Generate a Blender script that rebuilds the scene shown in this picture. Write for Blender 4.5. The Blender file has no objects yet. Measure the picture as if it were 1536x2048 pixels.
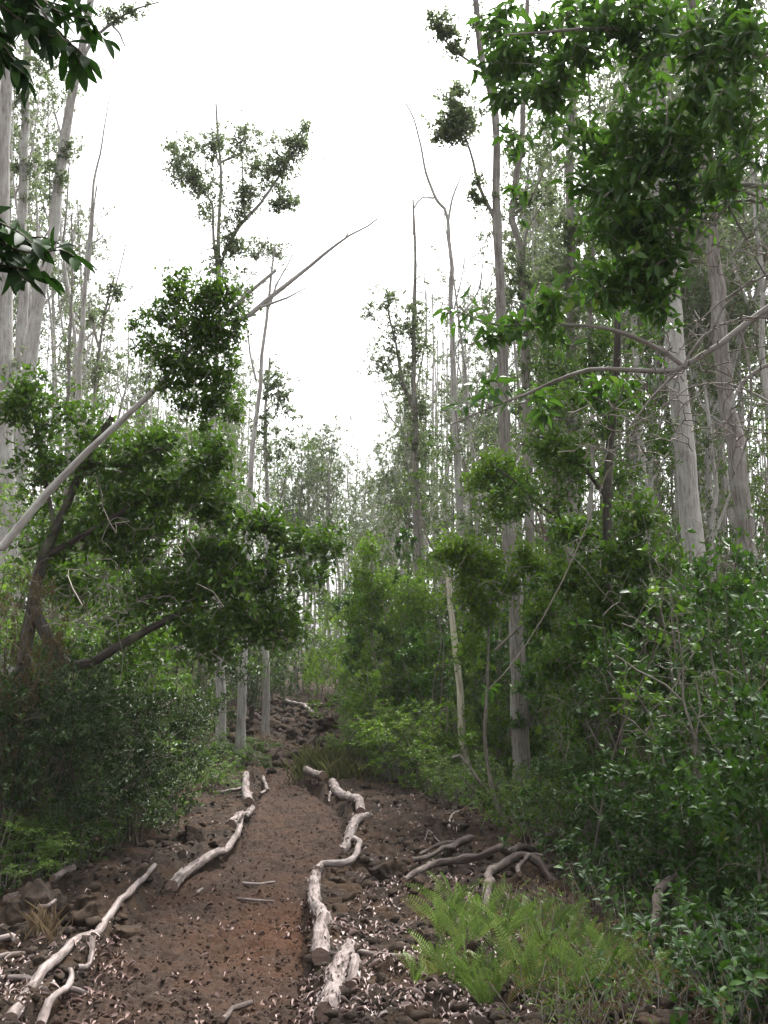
import bpy, math
import numpy as np
from math import radians, sin, cos, pi, tan

np.seterr(over='ignore')
rng = np.random.default_rng(11)
scene = bpy.context.scene
COL = scene.collection
F = 2000.0                      # focal length in photograph pixels (1536 x 2048)
PITCH = radians(9.0)
EYE = 1.6
CP, SP = cos(PITCH), sin(PITCH)
A = lambda *v: np.array(v, float)


# ------------------------------------------------------------------ noise
def _hash(ix, iy, s):
    n = (ix.astype(np.int64) * 374761393 + iy.astype(np.int64) * 668265263 + s * 1442695041) & 0xffffffff
    n = ((n ^ (n >> 13)) * 1274126177) & 0xffffffff
    n = ((n ^ (n >> 16)) * 2246822519) & 0xffffffff
    return ((n ^ (n >> 15)) & 0xffffff) / float(0x1000000)


def vnoise(x, y, s=0):
    ix, iy = np.floor(x), np.floor(y)
    fx, fy = x - ix, y - iy
    fx, fy = fx * fx * (3 - 2 * fx), fy * fy * (3 - 2 * fy)
    a, b = _hash(ix, iy, s), _hash(ix + 1, iy, s)
    c, d = _hash(ix, iy + 1, s), _hash(ix + 1, iy + 1, s)
    return (a * (1 - fx) + b * fx) * (1 - fy) + (c * (1 - fx) + d * fx) * fy


def fbm(x, y, s=0, o=4):
    t, a, r = 0, 0.5, 0
    for i in range(o):
        r = r + a * vnoise(x * 2 ** i + i * 17.3, y * 2 ** i - i * 9.1, s + i)
        a *= 0.5
    return r


def worley(x, y, s=0):
    ix, iy = np.floor(x), np.floor(y)
    best = np.full(np.shape(x), 9.0)
    hh = np.zeros(np.shape(x))
    for dx in (-1, 0, 1):
        for dy in (-1, 0, 1):
            cx, cy = ix + dx, iy + dy
            px, py = cx + _hash(cx, cy, s), cy + _hash(cx, cy, s + 5)
            d = (px - x) ** 2 + (py - y) ** 2
            m = d < best
            best = np.where(m, d, best)
            hh = np.where(m, _hash(cx, cy, s + 9), hh)
    return np.sqrt(best), hh


def sstep(a, b, x):
    t = np.clip((x - a) / (b - a), 0, 1)
    return t * t * (3 - 2 * t)


# ------------------------------------------------------------------ ground shape and picture helpers
def gbase(x, y):
    x, y = np.asarray(x, float), np.asarray(y, float)
    z = 0.055 * np.clip(y - 15, 0, 20) + 0.03 * np.clip(y - 35, 0, 200)
    z = z + 0.05 * np.clip(-(x + 2.5), 0, 5) * sstep(6, 10, y)
    z = z + 0.22 * (fbm(x * .35, y * .35, 3) - .47) * sstep(0.6, 2.0, np.abs(x + 0.55 + .02 * y))
    return z


def ray(px, py):
    u, v = (px - 768) / F, (1024 - py) / F
    return A(u, CP - SP * v, SP + CP * v)


def at(px, py, d):
    """the point seen at photograph pixel (px, py), d metres along the trail"""
    r = ray(px, py)
    return A(0, 0, EYE) + r * (d / r[1])


def on_ground(px, py):
    r = ray(px, py)
    lo = 2.0
    for y in np.arange(2.0, 60, .05):
        p = A(0, 0, EYE) + r * (y / r[1])
        if p[2] < gbase(p[0], p[1]):
            lo = y
            break
    p = A(0, 0, EYE) + r * (lo / r[1])
    p[2] = gbase(p[0], p[1])
    return p


# ------------------------------------------------------------------ mesh collector
class MB:
    def __init__(s):
        s.v, s.f3, s.f4, s.n = [], [], [], 0
        s.tint, s.tv = [], []
        s.m3, s.m4, s.cur = [], [], 0

    def add(s, v, f3=None, f4=None, tint=0.5, tv=None):
        v = np.asarray(v, float).reshape(-1, 3)
        k = len(v)
        s.v.append(v)
        if f3 is not None and len(f3): s.f3.append(np.asarray(f3).reshape(-1, 3) + s.n); s.m3.append(np.full(len(s.f3[-1]), s.cur))
        if f4 is not None and len(f4): s.f4.append(np.asarray(f4).reshape(-1, 4) + s.n); s.m4.append(np.full(len(s.f4[-1]), s.cur))
        s.tint.append(np.broadcast_to(np.asarray(tint, float), (k,)))
        s.tv.append(np.zeros((k, 3)) if tv is None else np.asarray(tv, float))
        s.n += k

    def mesh(s, name, mat, origin=(0, 0, 0), smooth=False):
        V = (np.concatenate(s.v) if s.v else np.zeros((0, 3))) - np.asarray(origin)
        t3 = np.concatenate(s.f3) if s.f3 else np.zeros((0, 3), int)
        t4 = np.concatenate(s.f4) if s.f4 else np.zeros((0, 4), int)
        me = bpy.data.meshes.new(name)
        me.vertices.add(len(V)); me.vertices.foreach_set('co', V.astype(np.float32).ravel())
        loops = np.concatenate([t3.ravel(), t4.ravel()]).astype(np.int32)
        tot = np.concatenate([np.full(len(t3), 3), np.full(len(t4), 4)]).astype(np.int32)
        start = np.concatenate([[0], np.cumsum(tot)[:-1]]).astype(np.int32) if len(tot) else tot
        me.loops.add(len(loops)); me.loops.foreach_set('vertex_index', loops)
        me.polygons.add(len(tot)); me.polygons.foreach_set('loop_start', start)
        me.polygons.foreach_set('loop_total', tot)
        if smooth: me.polygons.foreach_set('use_smooth', np.ones(len(tot), bool))
        a = me.attributes.new('tint', 'FLOAT', 'POINT'); a.data.foreach_set('value', np.concatenate(s.tint).astype(np.float32))
        a = me.attributes.new('tv', 'FLOAT_VECTOR', 'POINT'); a.data.foreach_set('vector', np.concatenate(s.tv).astype(np.float32).ravel())
        me.update(calc_edges=True)
        for q in (mat if isinstance(mat, (list, tuple)) else [mat]): me.materials.append(q)
        if s.cur: me.polygons.foreach_set('material_index', np.concatenate(s.m3 + s.m4).astype(np.int32))
        return me

    def build(s, name, mat, parent=None, origin=(0, 0, 0), smooth=False):
        o = bpy.data.objects.new(name, s.mesh(name, mat, origin, smooth))
        COL.objects.link(o)
        if parent is not None: o.parent = parent
        else: o.location = origin
        return o


def tag(o, label=None, cat=None, group=None, kind=None):
    for k, v in (('label', label), ('category', cat), ('group', group), ('kind', kind)):
        if v: o[k] = v
    return o


def empty(name, loc):
    o = bpy.data.objects.new(name, None)
    COL.objects.link(o)
    o.location = loc
    return o


CHILDREN = {}


def copy_tree(o, loc, rz, sc, label=None, group=None):
    c = o.copy(); COL.objects.link(c)
    c.location = loc; c.rotation_euler = (0, 0, rz); c.scale = sc
    if label: c['label'] = label
    if group: c['group'] = group
    for ch in CHILDREN.get(o.name, []):
        d = ch.copy(); COL.objects.link(d); d.parent = c
    return c


# ------------------------------------------------------------------ curves, tubes
def spline(P, step):
    P = np.asarray(P, float)
    if len(P) == 2:
        k = max(2, int(np.linalg.norm(P[1] - P[0]) / step) + 1)
        return P[0] + (P[1] - P[0]) * np.linspace(0, 1, k)[:, None]
    Q = np.vstack([2 * P[0] - P[1], P, 2 * P[-1] - P[-2]])
    out = []
    for i in range(1, len(Q) - 2):
        p0, p1, p2, p3 = Q[i - 1:i + 3]
        k = max(1, int(round(np.linalg.norm(p2 - p1) / step)))
        t = (np.arange(k) / k)[:, None]
        out.append(.5 * (2 * p1 + (p2 - p0) * t + (2 * p0 - 5 * p1 + 4 * p2 - p3) * t ** 2 + (3 * p1 - p0 - 3 * p2 + p3) * t ** 3))
    out.append(P[-1:])
    return np.vstack(out)


def frames(P):
    """P (m,k,3) -> tangents, two perpendiculars"""
    T = np.gradient(P, axis=1)
    T /= np.linalg.norm(T, axis=2, keepdims=True) + 1e-9
    m = T.mean(1)
    ref = np.where(np.abs(m[:, 2:3]) > .75, A(1, .13, 0)[None], A(.1, .05, 1)[None])
    ref = np.repeat(ref[:, None], P.shape[1], 1)
    U = np.cross(T, ref); U /= np.linalg.norm(U, axis=2, keepdims=True) + 1e-9
    W = np.cross(U, T)
    return T, U, W


def tubes(mb, P, R, sides, rough=0.0, cap=False, tint=.5):
    """P (m,k,3), R (m,k)"""
    P, R = np.asarray(P, float), np.asarray(R, float)
    m, k, _ = P.shape
    T, U, W = frames(P)
    th = np.linspace(0, 2 * pi, sides, endpoint=False)
    c, s = np.cos(th), np.sin(th)
    rr = R[:, :, None] * (1 + rough * (rng.random((m, k, sides)) - .5))
    V = P[:, :, None] + rr[..., None] * (U[:, :, None] * c[None, None, :, None] + W[:, :, None] * s[None, None, :, None])
    L = np.concatenate([np.zeros((m, 1)), np.cumsum(np.linalg.norm(np.diff(P, axis=1), axis=2), 1)], 1)
    tv = np.stack([rr * c, rr * s, np.broadcast_to(L[:, :, None], rr.shape)], -1) + rng.random((m, 1, 1, 3)) * 5
    i = np.arange(k - 1)[:, None] * sides
    j = np.arange(sides)[None]
    j2 = (j + 1) % sides
    q = np.stack([i + j, i + j2, i + sides + j2, i + sides + j], -1).reshape(-1, 4)
    f4 = (q[None] + (np.arange(m) * k * sides)[:, None, None]).reshape(-1, 4)
    mb.add(V.reshape(-1, 3), None, f4, tint, tv.reshape(-1, 3))
    if cap:
        for mi in range(m):
            for e, fl in ((0, 1), (k - 1, 0)):
                ring = V[mi, e]
                vv = np.vstack([ring, ring.mean(0)[None]])
                f = [(a, (a + 1) % sides, sides) if fl == 0 else ((a + 1) % sides, a, sides) for a in range(sides)]
                mb.add(vv, f, None, 1.0, np.vstack([tv[mi, e], [tv[mi, e].mean(0)]]))


def limb(mb, P, r0, r1, sides=8, step=.2, rough=.08, wob=0.0, cap=False, flare=0.0, power=1.0):
    """one round limb along the points P; returns the points and the radii"""
    P = spline(P, step)
    k = len(P)
    t = np.linspace(0, 1, k)
    if wob:
        n = np.stack([np.interp(np.arange(k), np.arange(0, k + 3, 3), rng.normal(0, wob, len(np.arange(0, k + 3, 3)))) for _ in range(3)], 1)
        P = P + n * np.minimum(1, np.minimum(t, 1 - t) * 8)[:, None]
    R = r0 + (r1 - r0) * t ** power
    if flare:
        L = np.concatenate([[0], np.cumsum(np.linalg.norm(np.diff(P, axis=0), axis=1))])
        R = R * (1 + flare * np.exp(-L / .25))
    R = R * (1 + rough * (rng.random(k) - .5))
    tubes(mb, P[None], R[None], sides, rough, cap)
    return P, R


# ------------------------------------------------------------------ leaves
def unit(a): return a / (np.linalg.norm(a, axis=-1, keepdims=True) + 1e-9)


def leaves(mb, P, D, N, L, W, hi=False, droop=.12, fold=.14, tint=None):
    P, D, N = np.asarray(P), unit(D), np.asarray(N)
    k = len(P)
    S = unit(np.cross(D, N)); N = np.cross(S, D)
    L = np.broadcast_to(L, (k,))[:, None]; W = np.broadcast_to(W, (k,))[:, None]
    t = rng.random(k) if tint is None else np.broadcast_to(tint, (k,))
    def pt(a, b, c): return P + D * L * a + S * W * b + N * L * c
    if not hi:
        V = np.stack([pt(0, 0, 0), pt(.45, -.5, fold), pt(1, 0, -droop), pt(.45, .5, fold)], 1)
        f = np.array([[0, 3, 2], [0, 2, 1]]); nv = 4
        f3 = (f[None] + (np.arange(k) * nv)[:, None, None]).reshape(-1, 3)
        mb.add(V.reshape(-1, 3), f3, None, np.repeat(t, nv))
        return
    d = droop
    if hi == 2:
        ts, ws = (.0, .1, .26, .44, .62, .78, .91), (.06, .5, .86, 1, .92, .68, .36)
        V = []
        for a, b in zip(ts, ws):
            c = .1 * a - d * a ** 2.2
            V += [pt(a, -.5 * b, c + fold * b * .45), pt(a, 0, c), pt(a, .5 * b, c + fold * b * .45)]
        V = np.stack(V + [pt(1, 0, .1 - d)], 1); nv = 22
        q = np.array([[i * 3 + u, i * 3 + u + 1, i * 3 + u + 4, i * 3 + u + 3] for i in range(6) for u in (0, 1)])
        f = np.array([[18, 19, 21], [19, 20, 21]])
        o = (np.arange(k) * nv)[:, None, None]
        mb.add(V.reshape(-1, 3), (f[None] + o).reshape(-1, 3), (q[None] + o).reshape(-1, 4), np.repeat(t, nv))
        return
    V = np.stack([pt(0, 0, 0), pt(.30, 0, .05), pt(.66, 0, .02 - d * .4), pt(1, 0, -d),
                  pt(.27, -.42, .05 + fold * .6), pt(.62, -.46, .02 - d * .35 + fold * .6),
                  pt(.27, .42, .05 + fold * .6), pt(.62, .46, .02 - d * .35 + fold * .6)], 1)
    f = np.array([[0, 6, 1], [0, 1, 4], [2, 7, 3], [5, 2, 3]])
    q = np.array([[1, 6, 7, 2], [4, 1, 2, 5]])
    o = (np.arange(k) * 8)[:, None, None]
    mb.add(V.reshape(-1, 3), (f[None] + o).reshape(-1, 3), (q[None] + o).reshape(-1, 4), np.repeat(t, 8))


def rosettes(mb, P, D, k, L, W, hi=False, along=.12, splay=1.0, up=.25, droop=.12, tvar=None, flat=.8):
    """k leaves round the end of every twig; P ends, D directions"""
    m = len(P)
    D = unit(np.asarray(D))
    a = rng.random((m, k)) ** 1.3
    pos = P[:, None] - D[:, None] * (a * along)[..., None]
    ref = unit(rng.normal(size=(m, 3)))
    U = unit(np.cross(D, ref)); V = np.cross(D, U)
    th = (np.arange(k) * 2.399)[None] + rng.random((m, 1)) * 6.28 + rng.normal(0, .3, (m, k))
    out = U[:, None] * np.cos(th)[..., None] + V[:, None] * np.sin(th)[..., None]
    ax = out * splay + D[:, None] * (.55 - .5 * a)[..., None] + A(0, 0, up) + rng.normal(0, .25, (m, k, 3))
    nrm = A(0, 0, flat) + D[:, None] * .4 + rng.normal(0, .45, (m, k, 3))
    ll = L * (.65 + .6 * rng.random((m, k)))
    tt = np.clip(rng.random((m, 1)) * .6 + rng.random((m, k)) * .4, 0, 1) if tvar is None else np.clip(np.asarray(tvar)[:, None] + rng.normal(0, .12, (m, k)), 0, 1)
    leaves(mb, pos.reshape(-1, 3), ax.reshape(-1, 3), nrm.reshape(-1, 3), ll.ravel(), ll.ravel() * (W / L) * (.85 + .3 * rng.random(m * k)), hi, droop, tint=tt.ravel())


def colonize(nodes, nrad, T, r_tip, up=.15, step=.25, maxn=9000, wig=.12, taper=1.0):
    """joins every target in T to the nearest bit of limb or twig; returns (paths, radii, end directions)"""
    n = len(nodes)
    NP = np.empty((maxn, 3)); NR = np.empty(maxn)
    NP[:n] = nodes; NR[:n] = nrad
    T = np.asarray(T)
    dist = np.array([np.min(((NP[:n] - t) ** 2).sum(1)) for t in T])
    groups, ends = {}, np.zeros((len(T), 3))
    for j in np.argsort(dist):
        t = T[j]
        d = ((NP[:n] - t) ** 2).sum(1) + 1.2 * np.maximum(0, NP[:n, 2] - t[2]) ** 2
        i = int(np.argmin(d))
        p0 = NP[i]; L = np.linalg.norm(t - p0) + 1e-6
        k = int(np.clip(int(L / step) + 2, 3, 7))
        c = .5 * (p0 + t) + A(0, 0, up * L) + rng.normal(0, wig * L, 3)
        s = np.linspace(0, 1, k)[:, None]
        path = (1 - s) ** 2 * p0 + 2 * s * (1 - s) * c + s * s * t
        ra = max(r_tip, min(NR[i] * .75, r_tip * (1.3 + taper * 1.6 * L)))
        R = ra + (r_tip - ra) * np.linspace(0, 1, k)
        groups.setdefault(k, ([], []))
        groups[k][0].append(path); groups[k][1].append(R)
        ends[j] = unit(t - c)
        if n + k < maxn:
            NP[n:n + k - 1] = path[1:]; NR[n:n + k - 1] = R[1:]; n += k - 1
    return groups, ends


def cloud(c, r, n, sub=9, tight=.42):
    """n points in an ellipsoid, bunched into sub clumps"""
    c, r = np.asarray(c, float), np.broadcast_to(np.asarray(r, float), (3,))
    q = unit(rng.normal(size=(sub, 3))) * (rng.random((sub, 1)) ** .42) * 1.0
    w = .4 + rng.random(sub) ** 2 * 1.6; w /= w.sum()
    i = rng.choice(sub, n, p=w)
    sg = tight * .45 * (.55 + .8 * rng.random((sub, 1)))
    p = q[i] + rng.normal(0, 1, (n, 3)) * sg[i]
    far = rng.random((n, 1)) < .14
    p = np.where(far, p * (1.1 + .4 * rng.random((n, 1))), p)
    return c + p * r


class Plant:
    def __init__(s, name, base, label=None, cat='tree', group=None):
        s.base = np.asarray(base, float)
        s.e = tag(empty(name, s.base), label, cat, group)
        s.nodes, s.rad = [], []
        s.trunk, s.twig, s.crown = MB(), MB(), MB()
        s.parts = []
        CHILDREN[s.e.name] = s.parts

    def limb(s, P, r0, r1, mat=None, part=None, **kw):
        mb = s.trunk if part is None else MB()
        P, R = limb(mb, P, r0, r1, **kw)
        s.nodes.append(P); s.rad.append(R)
        if part: s.parts.append(mb.build(part, mat, s.e, s.base, True))
        return P

    def branches(s, T, r_tip=.004, sides=3, **kw):
        g, ends = colonize(np.concatenate(s.nodes), np.concatenate(s.rad), T, r_tip, **kw)
        for k, (P, R) in g.items():
            tubes(s.twig, np.array(P), np.array(R), sides)
            s.nodes.append(np.array(P)[:, 1:].reshape(-1, 3)); s.rad.append(np.array(R)[:, 1:].ravel())
        return ends

    def finish(s, bark, leaf, names=('trunk', 'crown'), twigmat=None):
        if s.trunk.n: s.parts.append(s.trunk.build(names[0], bark, s.e, s.base, True))
        if s.crown.n:                # the crown is twigs and leaves together
            c = s.twig; c.cur = 1
            for i, v in enumerate(s.crown.v): c.v.append(v); c.tint.append(s.crown.tint[i]); c.tv.append(s.crown.tv[i])
            for a, b, m in ((s.crown.f3, c.f3, c.m3), (s.crown.f4, c.f4, c.m4)):
                for f in a: b.append(f + c.n); m.append(np.full(len(f), 1))
            c.n += s.crown.n
        if s.twig.n: s.parts.append(s.twig.build(names[1], [twigmat or bark] + ([leaf] if leaf else []), s.e, s.base))
        return s.e
# ------------------------------------------------------------------ materials
def nmat(name):
    m = bpy.data.materials.new(name); m.use_nodes = True
    nt = m.node_tree; nt.nodes.clear()
    return m, nt, lambda t, **k: _node(nt, t, k)


def _node(nt, t, k):
    n = nt.nodes.new(t)
    for a, b in k.items():
        if a in n.inputs.keys() if isinstance(a, str) else False: n.inputs[a].default_value = b
        else: setattr(n, a, b)
    return n


def ramp(nt, fac, stops):
    r = nt.nodes.new('ShaderNodeValToRGB')
    el = r.color_ramp.elements
    while len(el) < len(stops): el.new(.5)
    for e, (p, c) in zip(el, stops):
        e.position = p; e.color = (*c, 1) if len(c) == 3 else c
    nt.links.new(fac, r.inputs[0])
    return r.outputs[0]


def mixc(nt, fac, a, b, mode='MIX'):
    n = nt.nodes.new('ShaderNodeMix'); n.data_type = 'RGBA'; n.blend_type = mode
    for sock, v in ((n.inputs[0], fac), (n.inputs[6], a), (n.inputs[7], b)):
        if hasattr(v, 'links'): nt.links.new(v, sock)
        elif isinstance(v, (int, float)): sock.default_value = v
        else: sock.default_value = (*v, 1)
    return n.outputs[2]


def noise(nt, vec, scale, detail=4, rough=.6):
    n = nt.nodes.new('ShaderNodeTexNoise')
    n.inputs['Scale'].default_value = scale; n.inputs['Detail'].default_value = detail; n.inputs['Roughness'].default_value = rough
    if vec is not None: nt.links.new(vec, n.inputs['Vector'])
    return n.outputs[0]


def attr(nt, name, vec=False):
    n = nt.nodes.new('ShaderNodeAttribute'); n.attribute_name = name
    return n.outputs['Vector'] if vec else n.outputs['Fac']


def mapping(nt, vec, sc):
    n = nt.nodes.new('ShaderNodeMapping'); n.inputs['Scale'].default_value = sc
    nt.links.new(vec, n.inputs['Vector'])
    return n.outputs[0]


def leaf_mat(name, stops, rough=.42, spec=.45, trans=.28, tcol=(.16, .24, .03)):
    m, nt, N = nmat(name)
    t = attr(nt, 'tint')
    oi = nt.nodes.new('ShaderNodeObjectInfo')
    c = ramp(nt, t, stops)
    c = mixc(nt, .35, c, ramp(nt, oi.outputs['Random'], [(0, (.6, .62, .6)), (.5, (1, 1, 1)), (1, (1.25, 1.2, .95))]), 'MULTIPLY')
    b = N('ShaderNodeBsdfPrincipled'); b.inputs['Roughness'].default_value = rough; b.inputs['Specular IOR Level'].default_value = spec
    nt.links.new(c, b.inputs['Base Color'])
    tr = N('ShaderNodeBsdfTranslucent')
    nt.links.new(mixc(nt, .6, c, tcol), tr.inputs['Color'])
    mx = N('ShaderNodeMixShader'); mx.inputs[0].default_value = trans
    nt.links.new(b.outputs[0], mx.inputs[1]); nt.links.new(tr.outputs[0], mx.inputs[2])
    o = N('ShaderNodeOutputMaterial'); nt.links.new(mx.outputs[0], o.inputs[0])
    return m


def bark_mat(name, dark, mid, light, along=3.0, around=28.0, bump=.5, lichen=None, contrast=(.35, .65), dist=.012, stain=.0):
    m, nt, N = nmat(name)
    tv = attr(nt, 'tv', True)
    v = mapping(nt, tv, (around, around, along))
    n1 = noise(nt, v, 1.0, 5, .62)
    n2 = noise(nt, tv, 7.0, 4, .6)
    n3 = noise(nt, mapping(nt, tv, (14, 14, 2.0)), 4.0, 3, .6)
    c = ramp(nt, n1, [(contrast[0], dark), (.5, mid), (contrast[1], light)])
    c = mixc(nt, ramp(nt, n2, [(.42, (0, 0, 0)), (.62, (.6, .6, .6))]), c, mid)
    c = mixc(nt, ramp(nt, n3, [(.5, (0, 0, 0)), (.7, (.6, .6, .6))]), c, dark)
    if lichen:
        c = mixc(nt, ramp(nt, noise(nt, tv, 3.1, 5, .7), [(.5, (0, 0, 0)), (.66, (.75, .75, .75))]), c, lichen)
    st = ramp(nt, noise(nt, mapping(nt, tv, (9, 9, 3)), 1.6, 6, .7), [(.5, (0, 0, 0)), (.72, (stain, stain, stain))])
    c = mixc(nt, st, c, tuple(q * .9 for q in dark))
    # sawn or broken ends (tint 1) show pale wood
    c = mixc(nt, ramp(nt, attr(nt, 'tint'), [(.8, (0, 0, 0)), (.95, (.8, .8, .8))]), c, (.22, .15, .12))
    b = N('ShaderNodeBsdfPrincipled'); b.inputs['Roughness'].default_value = .88; b.inputs['Specular IOR Level'].default_value = .2
    nt.links.new(c, b.inputs['Base Color'])
    bp = N('ShaderNodeBump'); bp.inputs['Strength'].default_value = bump; bp.inputs['Distance'].default_value = dist
    nt.links.new(n1, bp.inputs['Height']); nt.links.new(bp.outputs[0], b.inputs['Normal'])
    o = N('ShaderNodeOutputMaterial'); nt.links.new(b.outputs[0], o.inputs[0])
    return m


def ground_mat(name, stops, rust=None, sc=1.0, spot=None):
    m, nt, N = nmat(name)
    g = nt.nodes.new('ShaderNodeNewGeometry').outputs['Position']
    n1 = noise(nt, g, 26 * sc, 8, .7); n2 = noise(nt, g, 3.0, 5, .6); n3 = noise(nt, g, 150 * sc, 4, .7)
    c = ramp(nt, n1, stops)
    if rust:
        c = mixc(nt, ramp(nt, n2, [(.44, (0, 0, 0)), (.62, (.8, .8, .8))]), c, rust)
    if spot: c = mixc(nt, ramp(nt, attr(nt, 'tint'), [(.1, (0, 0, 0)), (.9, (.55, .55, .55))]), c, spot)
    sp = ramp(nt, n3, [(.66, (0, 0, 0)), (.74, (.5, .5, .5))])
    c = mixc(nt, sp, c, (.16, .115, .09))
    b = N('ShaderNodeBsdfPrincipled'); b.inputs['Roughness'].default_value = .95; b.inputs['Specular IOR Level'].default_value = .15
    nt.links.new(c, b.inputs['Base Color'])
    bp = N('ShaderNodeBump'); bp.inputs['Strength'].default_value = .9; bp.inputs['Distance'].default_value = .018
    add = nt.nodes.new('ShaderNodeMath'); add.operation = 'ADD'
    nt.links.new(n1, add.inputs[0]); nt.links.new(n3, add.inputs[1])
    nt.links.new(add.outputs[0], bp.inputs['Height']); nt.links.new(bp.outputs[0], b.inputs['Normal'])
    o = N('ShaderNodeOutputMaterial'); nt.links.new(b.outputs[0], o.inputs[0])
    return m


def flat_mat(name, stops, rough=.8, trans=0):
    m, nt, N = nmat(name)
    t = attr(nt, 'tint')
    c = ramp(nt, t, stops)
    g = nt.nodes.new('ShaderNodeNewGeometry').outputs['Position']
    c = mixc(nt, .35, c, ramp(nt, noise(nt, g, 60, 4, .6), [(.35, (.5, .45, .42)), (.65, (1.2, 1.2, 1.2))]), 'MULTIPLY')
    b = N('ShaderNodeBsdfPrincipled'); b.inputs['Roughness'].default_value = rough; b.inputs['Specular IOR Level'].default_value = .25
    nt.links.new(c, b.inputs['Base Color'])
    o = N('ShaderNodeOutputMaterial'); nt.links.new(b.outputs[0], o.inputs[0])
    return m


M = {}
M['ohia'] = leaf_mat('ohia_leaf', [(0, (.05, .07, .035)), (.5, (.085, .12, .055)), (.9, (.125, .165, .07)), (1, (.16, .13, .08))], .5, .35, .42, (.2, .27, .1))
M['shrub'] = leaf_mat('shrub_leaf', [(0, (.02, .05, .007)), (.5, (.046, .104, .012)), (.85, (.095, .18, .018)), (.97, (.16, .24, .025)), (1, (.26, .2, .05))], .48, .26, .3, (.13, .26, .015))
M['fresh'] = leaf_mat('fresh_leaf', [(0, (.05, .1, .012)), (.5, (.1, .19, .02)), (.9, (.18, .3, .03)), (1, (.26, .3, .06))], .48, .26, .38, (.2, .36, .02))
M['bough'] = leaf_mat('silhouette_leaf', [(0, (.008, .022, .006)), (.6, (.014, .036, .008)), (1, (.03, .075, .012))], .6, .12, .15, (.03, .1, .008))  # base darkened so the leaves read as silhouettes; underexposure put into colour
M['glossy'] = leaf_mat('shaded_glossy_leaf', [(0, (.01, .032, .006)), (.5, (.024, .068, .01)), (.85, (.055, .125, .015)), (.97, (.12, .2, .025)), (1, (.24, .18, .05))], .5, .24, .22, (.08, .19, .012))  # shrub greens deepened; shade among the right-hand bushes is put into colour
M['shrub_light'] = leaf_mat('light_shrub_leaf', [(0, (.045, .095, .016)), (.5, (.085, .16, .024)), (1, (.17, .27, .04))], .48, .28, .35, (.2, .34, .03))
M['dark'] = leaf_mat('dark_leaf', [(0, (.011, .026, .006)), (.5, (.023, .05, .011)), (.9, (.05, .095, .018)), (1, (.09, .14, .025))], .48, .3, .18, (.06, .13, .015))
M['broad'] = leaf_mat('broad_leaf', [(0, (.014, .042, .008)), (.45, (.03, .085, .013)), (.8, (.06, .14, .018)), (.94, (.12, .23, .025)), (1, (.22, .24, .05))], .42, .34, .34, (.09, .2, .015))
M['brownleaf'] = leaf_mat('brown_foliage', [(0, (.05, .045, .02)), (.5, (.09, .075, .035)), (.9, (.13, .09, .04)), (1, (.2, .08, .03))], .6, .25, .25, (.2, .13, .04))
M['fern'] = leaf_mat('fern_leaf', [(0, (.045, .085, .018)), (.5, (.095, .165, .03)), (.85, (.16, .24, .05)), (.95, (.2, .2, .07)), (1, (.2, .12, .06))], .5, .3, .3, (.17, .28, .05))
M['moss'] = leaf_mat('grass_blade', [(0, (.1, .12, .04)), (.6, (.14, .16, .055)), (1, (.26, .22, .12))], .6, .25, .3, (.25, .27, .08))
M['straw'] = leaf_mat('dry_grass_blade', [(0, (.13, .09, .055)), (1, (.26, .2, .13))], .7, .2, .2, (.25, .19, .12))
M['pale_bark'] = bark_mat('pale_grey_bark', (.2, .18, .17), (.38, .36, .34), (.52, .5, .48), 3, 26, .6, (.5, .5, .47))
M['grey_bark'] = bark_mat('grey_bark', (.1, .088, .08), (.24, .215, .195), (.37, .345, .32), 2.2, 40, .9, (.34, .34, .31), dist=.02)
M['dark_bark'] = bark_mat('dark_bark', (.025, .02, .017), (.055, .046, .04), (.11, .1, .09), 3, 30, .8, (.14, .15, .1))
M['twig'] = bark_mat('grey_twig', (.12, .105, .09), (.22, .195, .17), (.33, .3, .27), 6, 40, .3)
M['stem'] = bark_mat('grey_brown_stem', (.07, .06, .048), (.14, .12, .1), (.22, .2, .17), 6, 40, .3)
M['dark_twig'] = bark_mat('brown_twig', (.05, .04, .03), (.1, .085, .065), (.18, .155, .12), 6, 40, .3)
M['dead'] = bark_mat('bleached_wood', (.075, .06, .053), (.21, .17, .157), (.34, .29, .275), 4, 46, .9, (.33, .29, .275), (.4, .62), stain=.7)
M['snag'] = bark_mat('cream_dead_wood', (.3, .27, .2), (.52, .48, .38), (.66, .62, .52), 3, 30, .4)
M['root'] = bark_mat('root_bark', (.035, .026, .022), (.088, .068, .06), (.19, .155, .14), 5, 40, 1, (.2, .17, .15))
M['red_bark'] = bark_mat('reddish_bark', (.06, .042, .036), (.15, .115, .1), (.29, .235, .215), 4, 34, .8, (.27, .23, .2))
M['ground'] = ground_mat('lava_clinker', [(.3, (.013, .0095, .0075)), (.5, (.037, .027, .0205)), (.7, (.085, .063, .05))], (.075, .045, .027))
M['path'] = ground_mat('trail_cinder', [(.3, (.024, .015, .011)), (.5, (.054, .036, .027)), (.7, (.1, .07, .054))], (.085, .05, .034), 1.4, (.105, .046, .022))
M['rock'] = ground_mat('lava_rock', [(.3, (.02, .015, .012)), (.5, (.045, .034, .027)), (.7, (.1, .078, .063))], (.08, .052, .034), .8)
M['chip'] = flat_mat('bleached_litter', [(0, (.1, .065, .05)), (.35, (.27, .19, .17)), (.7, (.45, .36, .34)), (1, (.54, .47, .44))])
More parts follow.
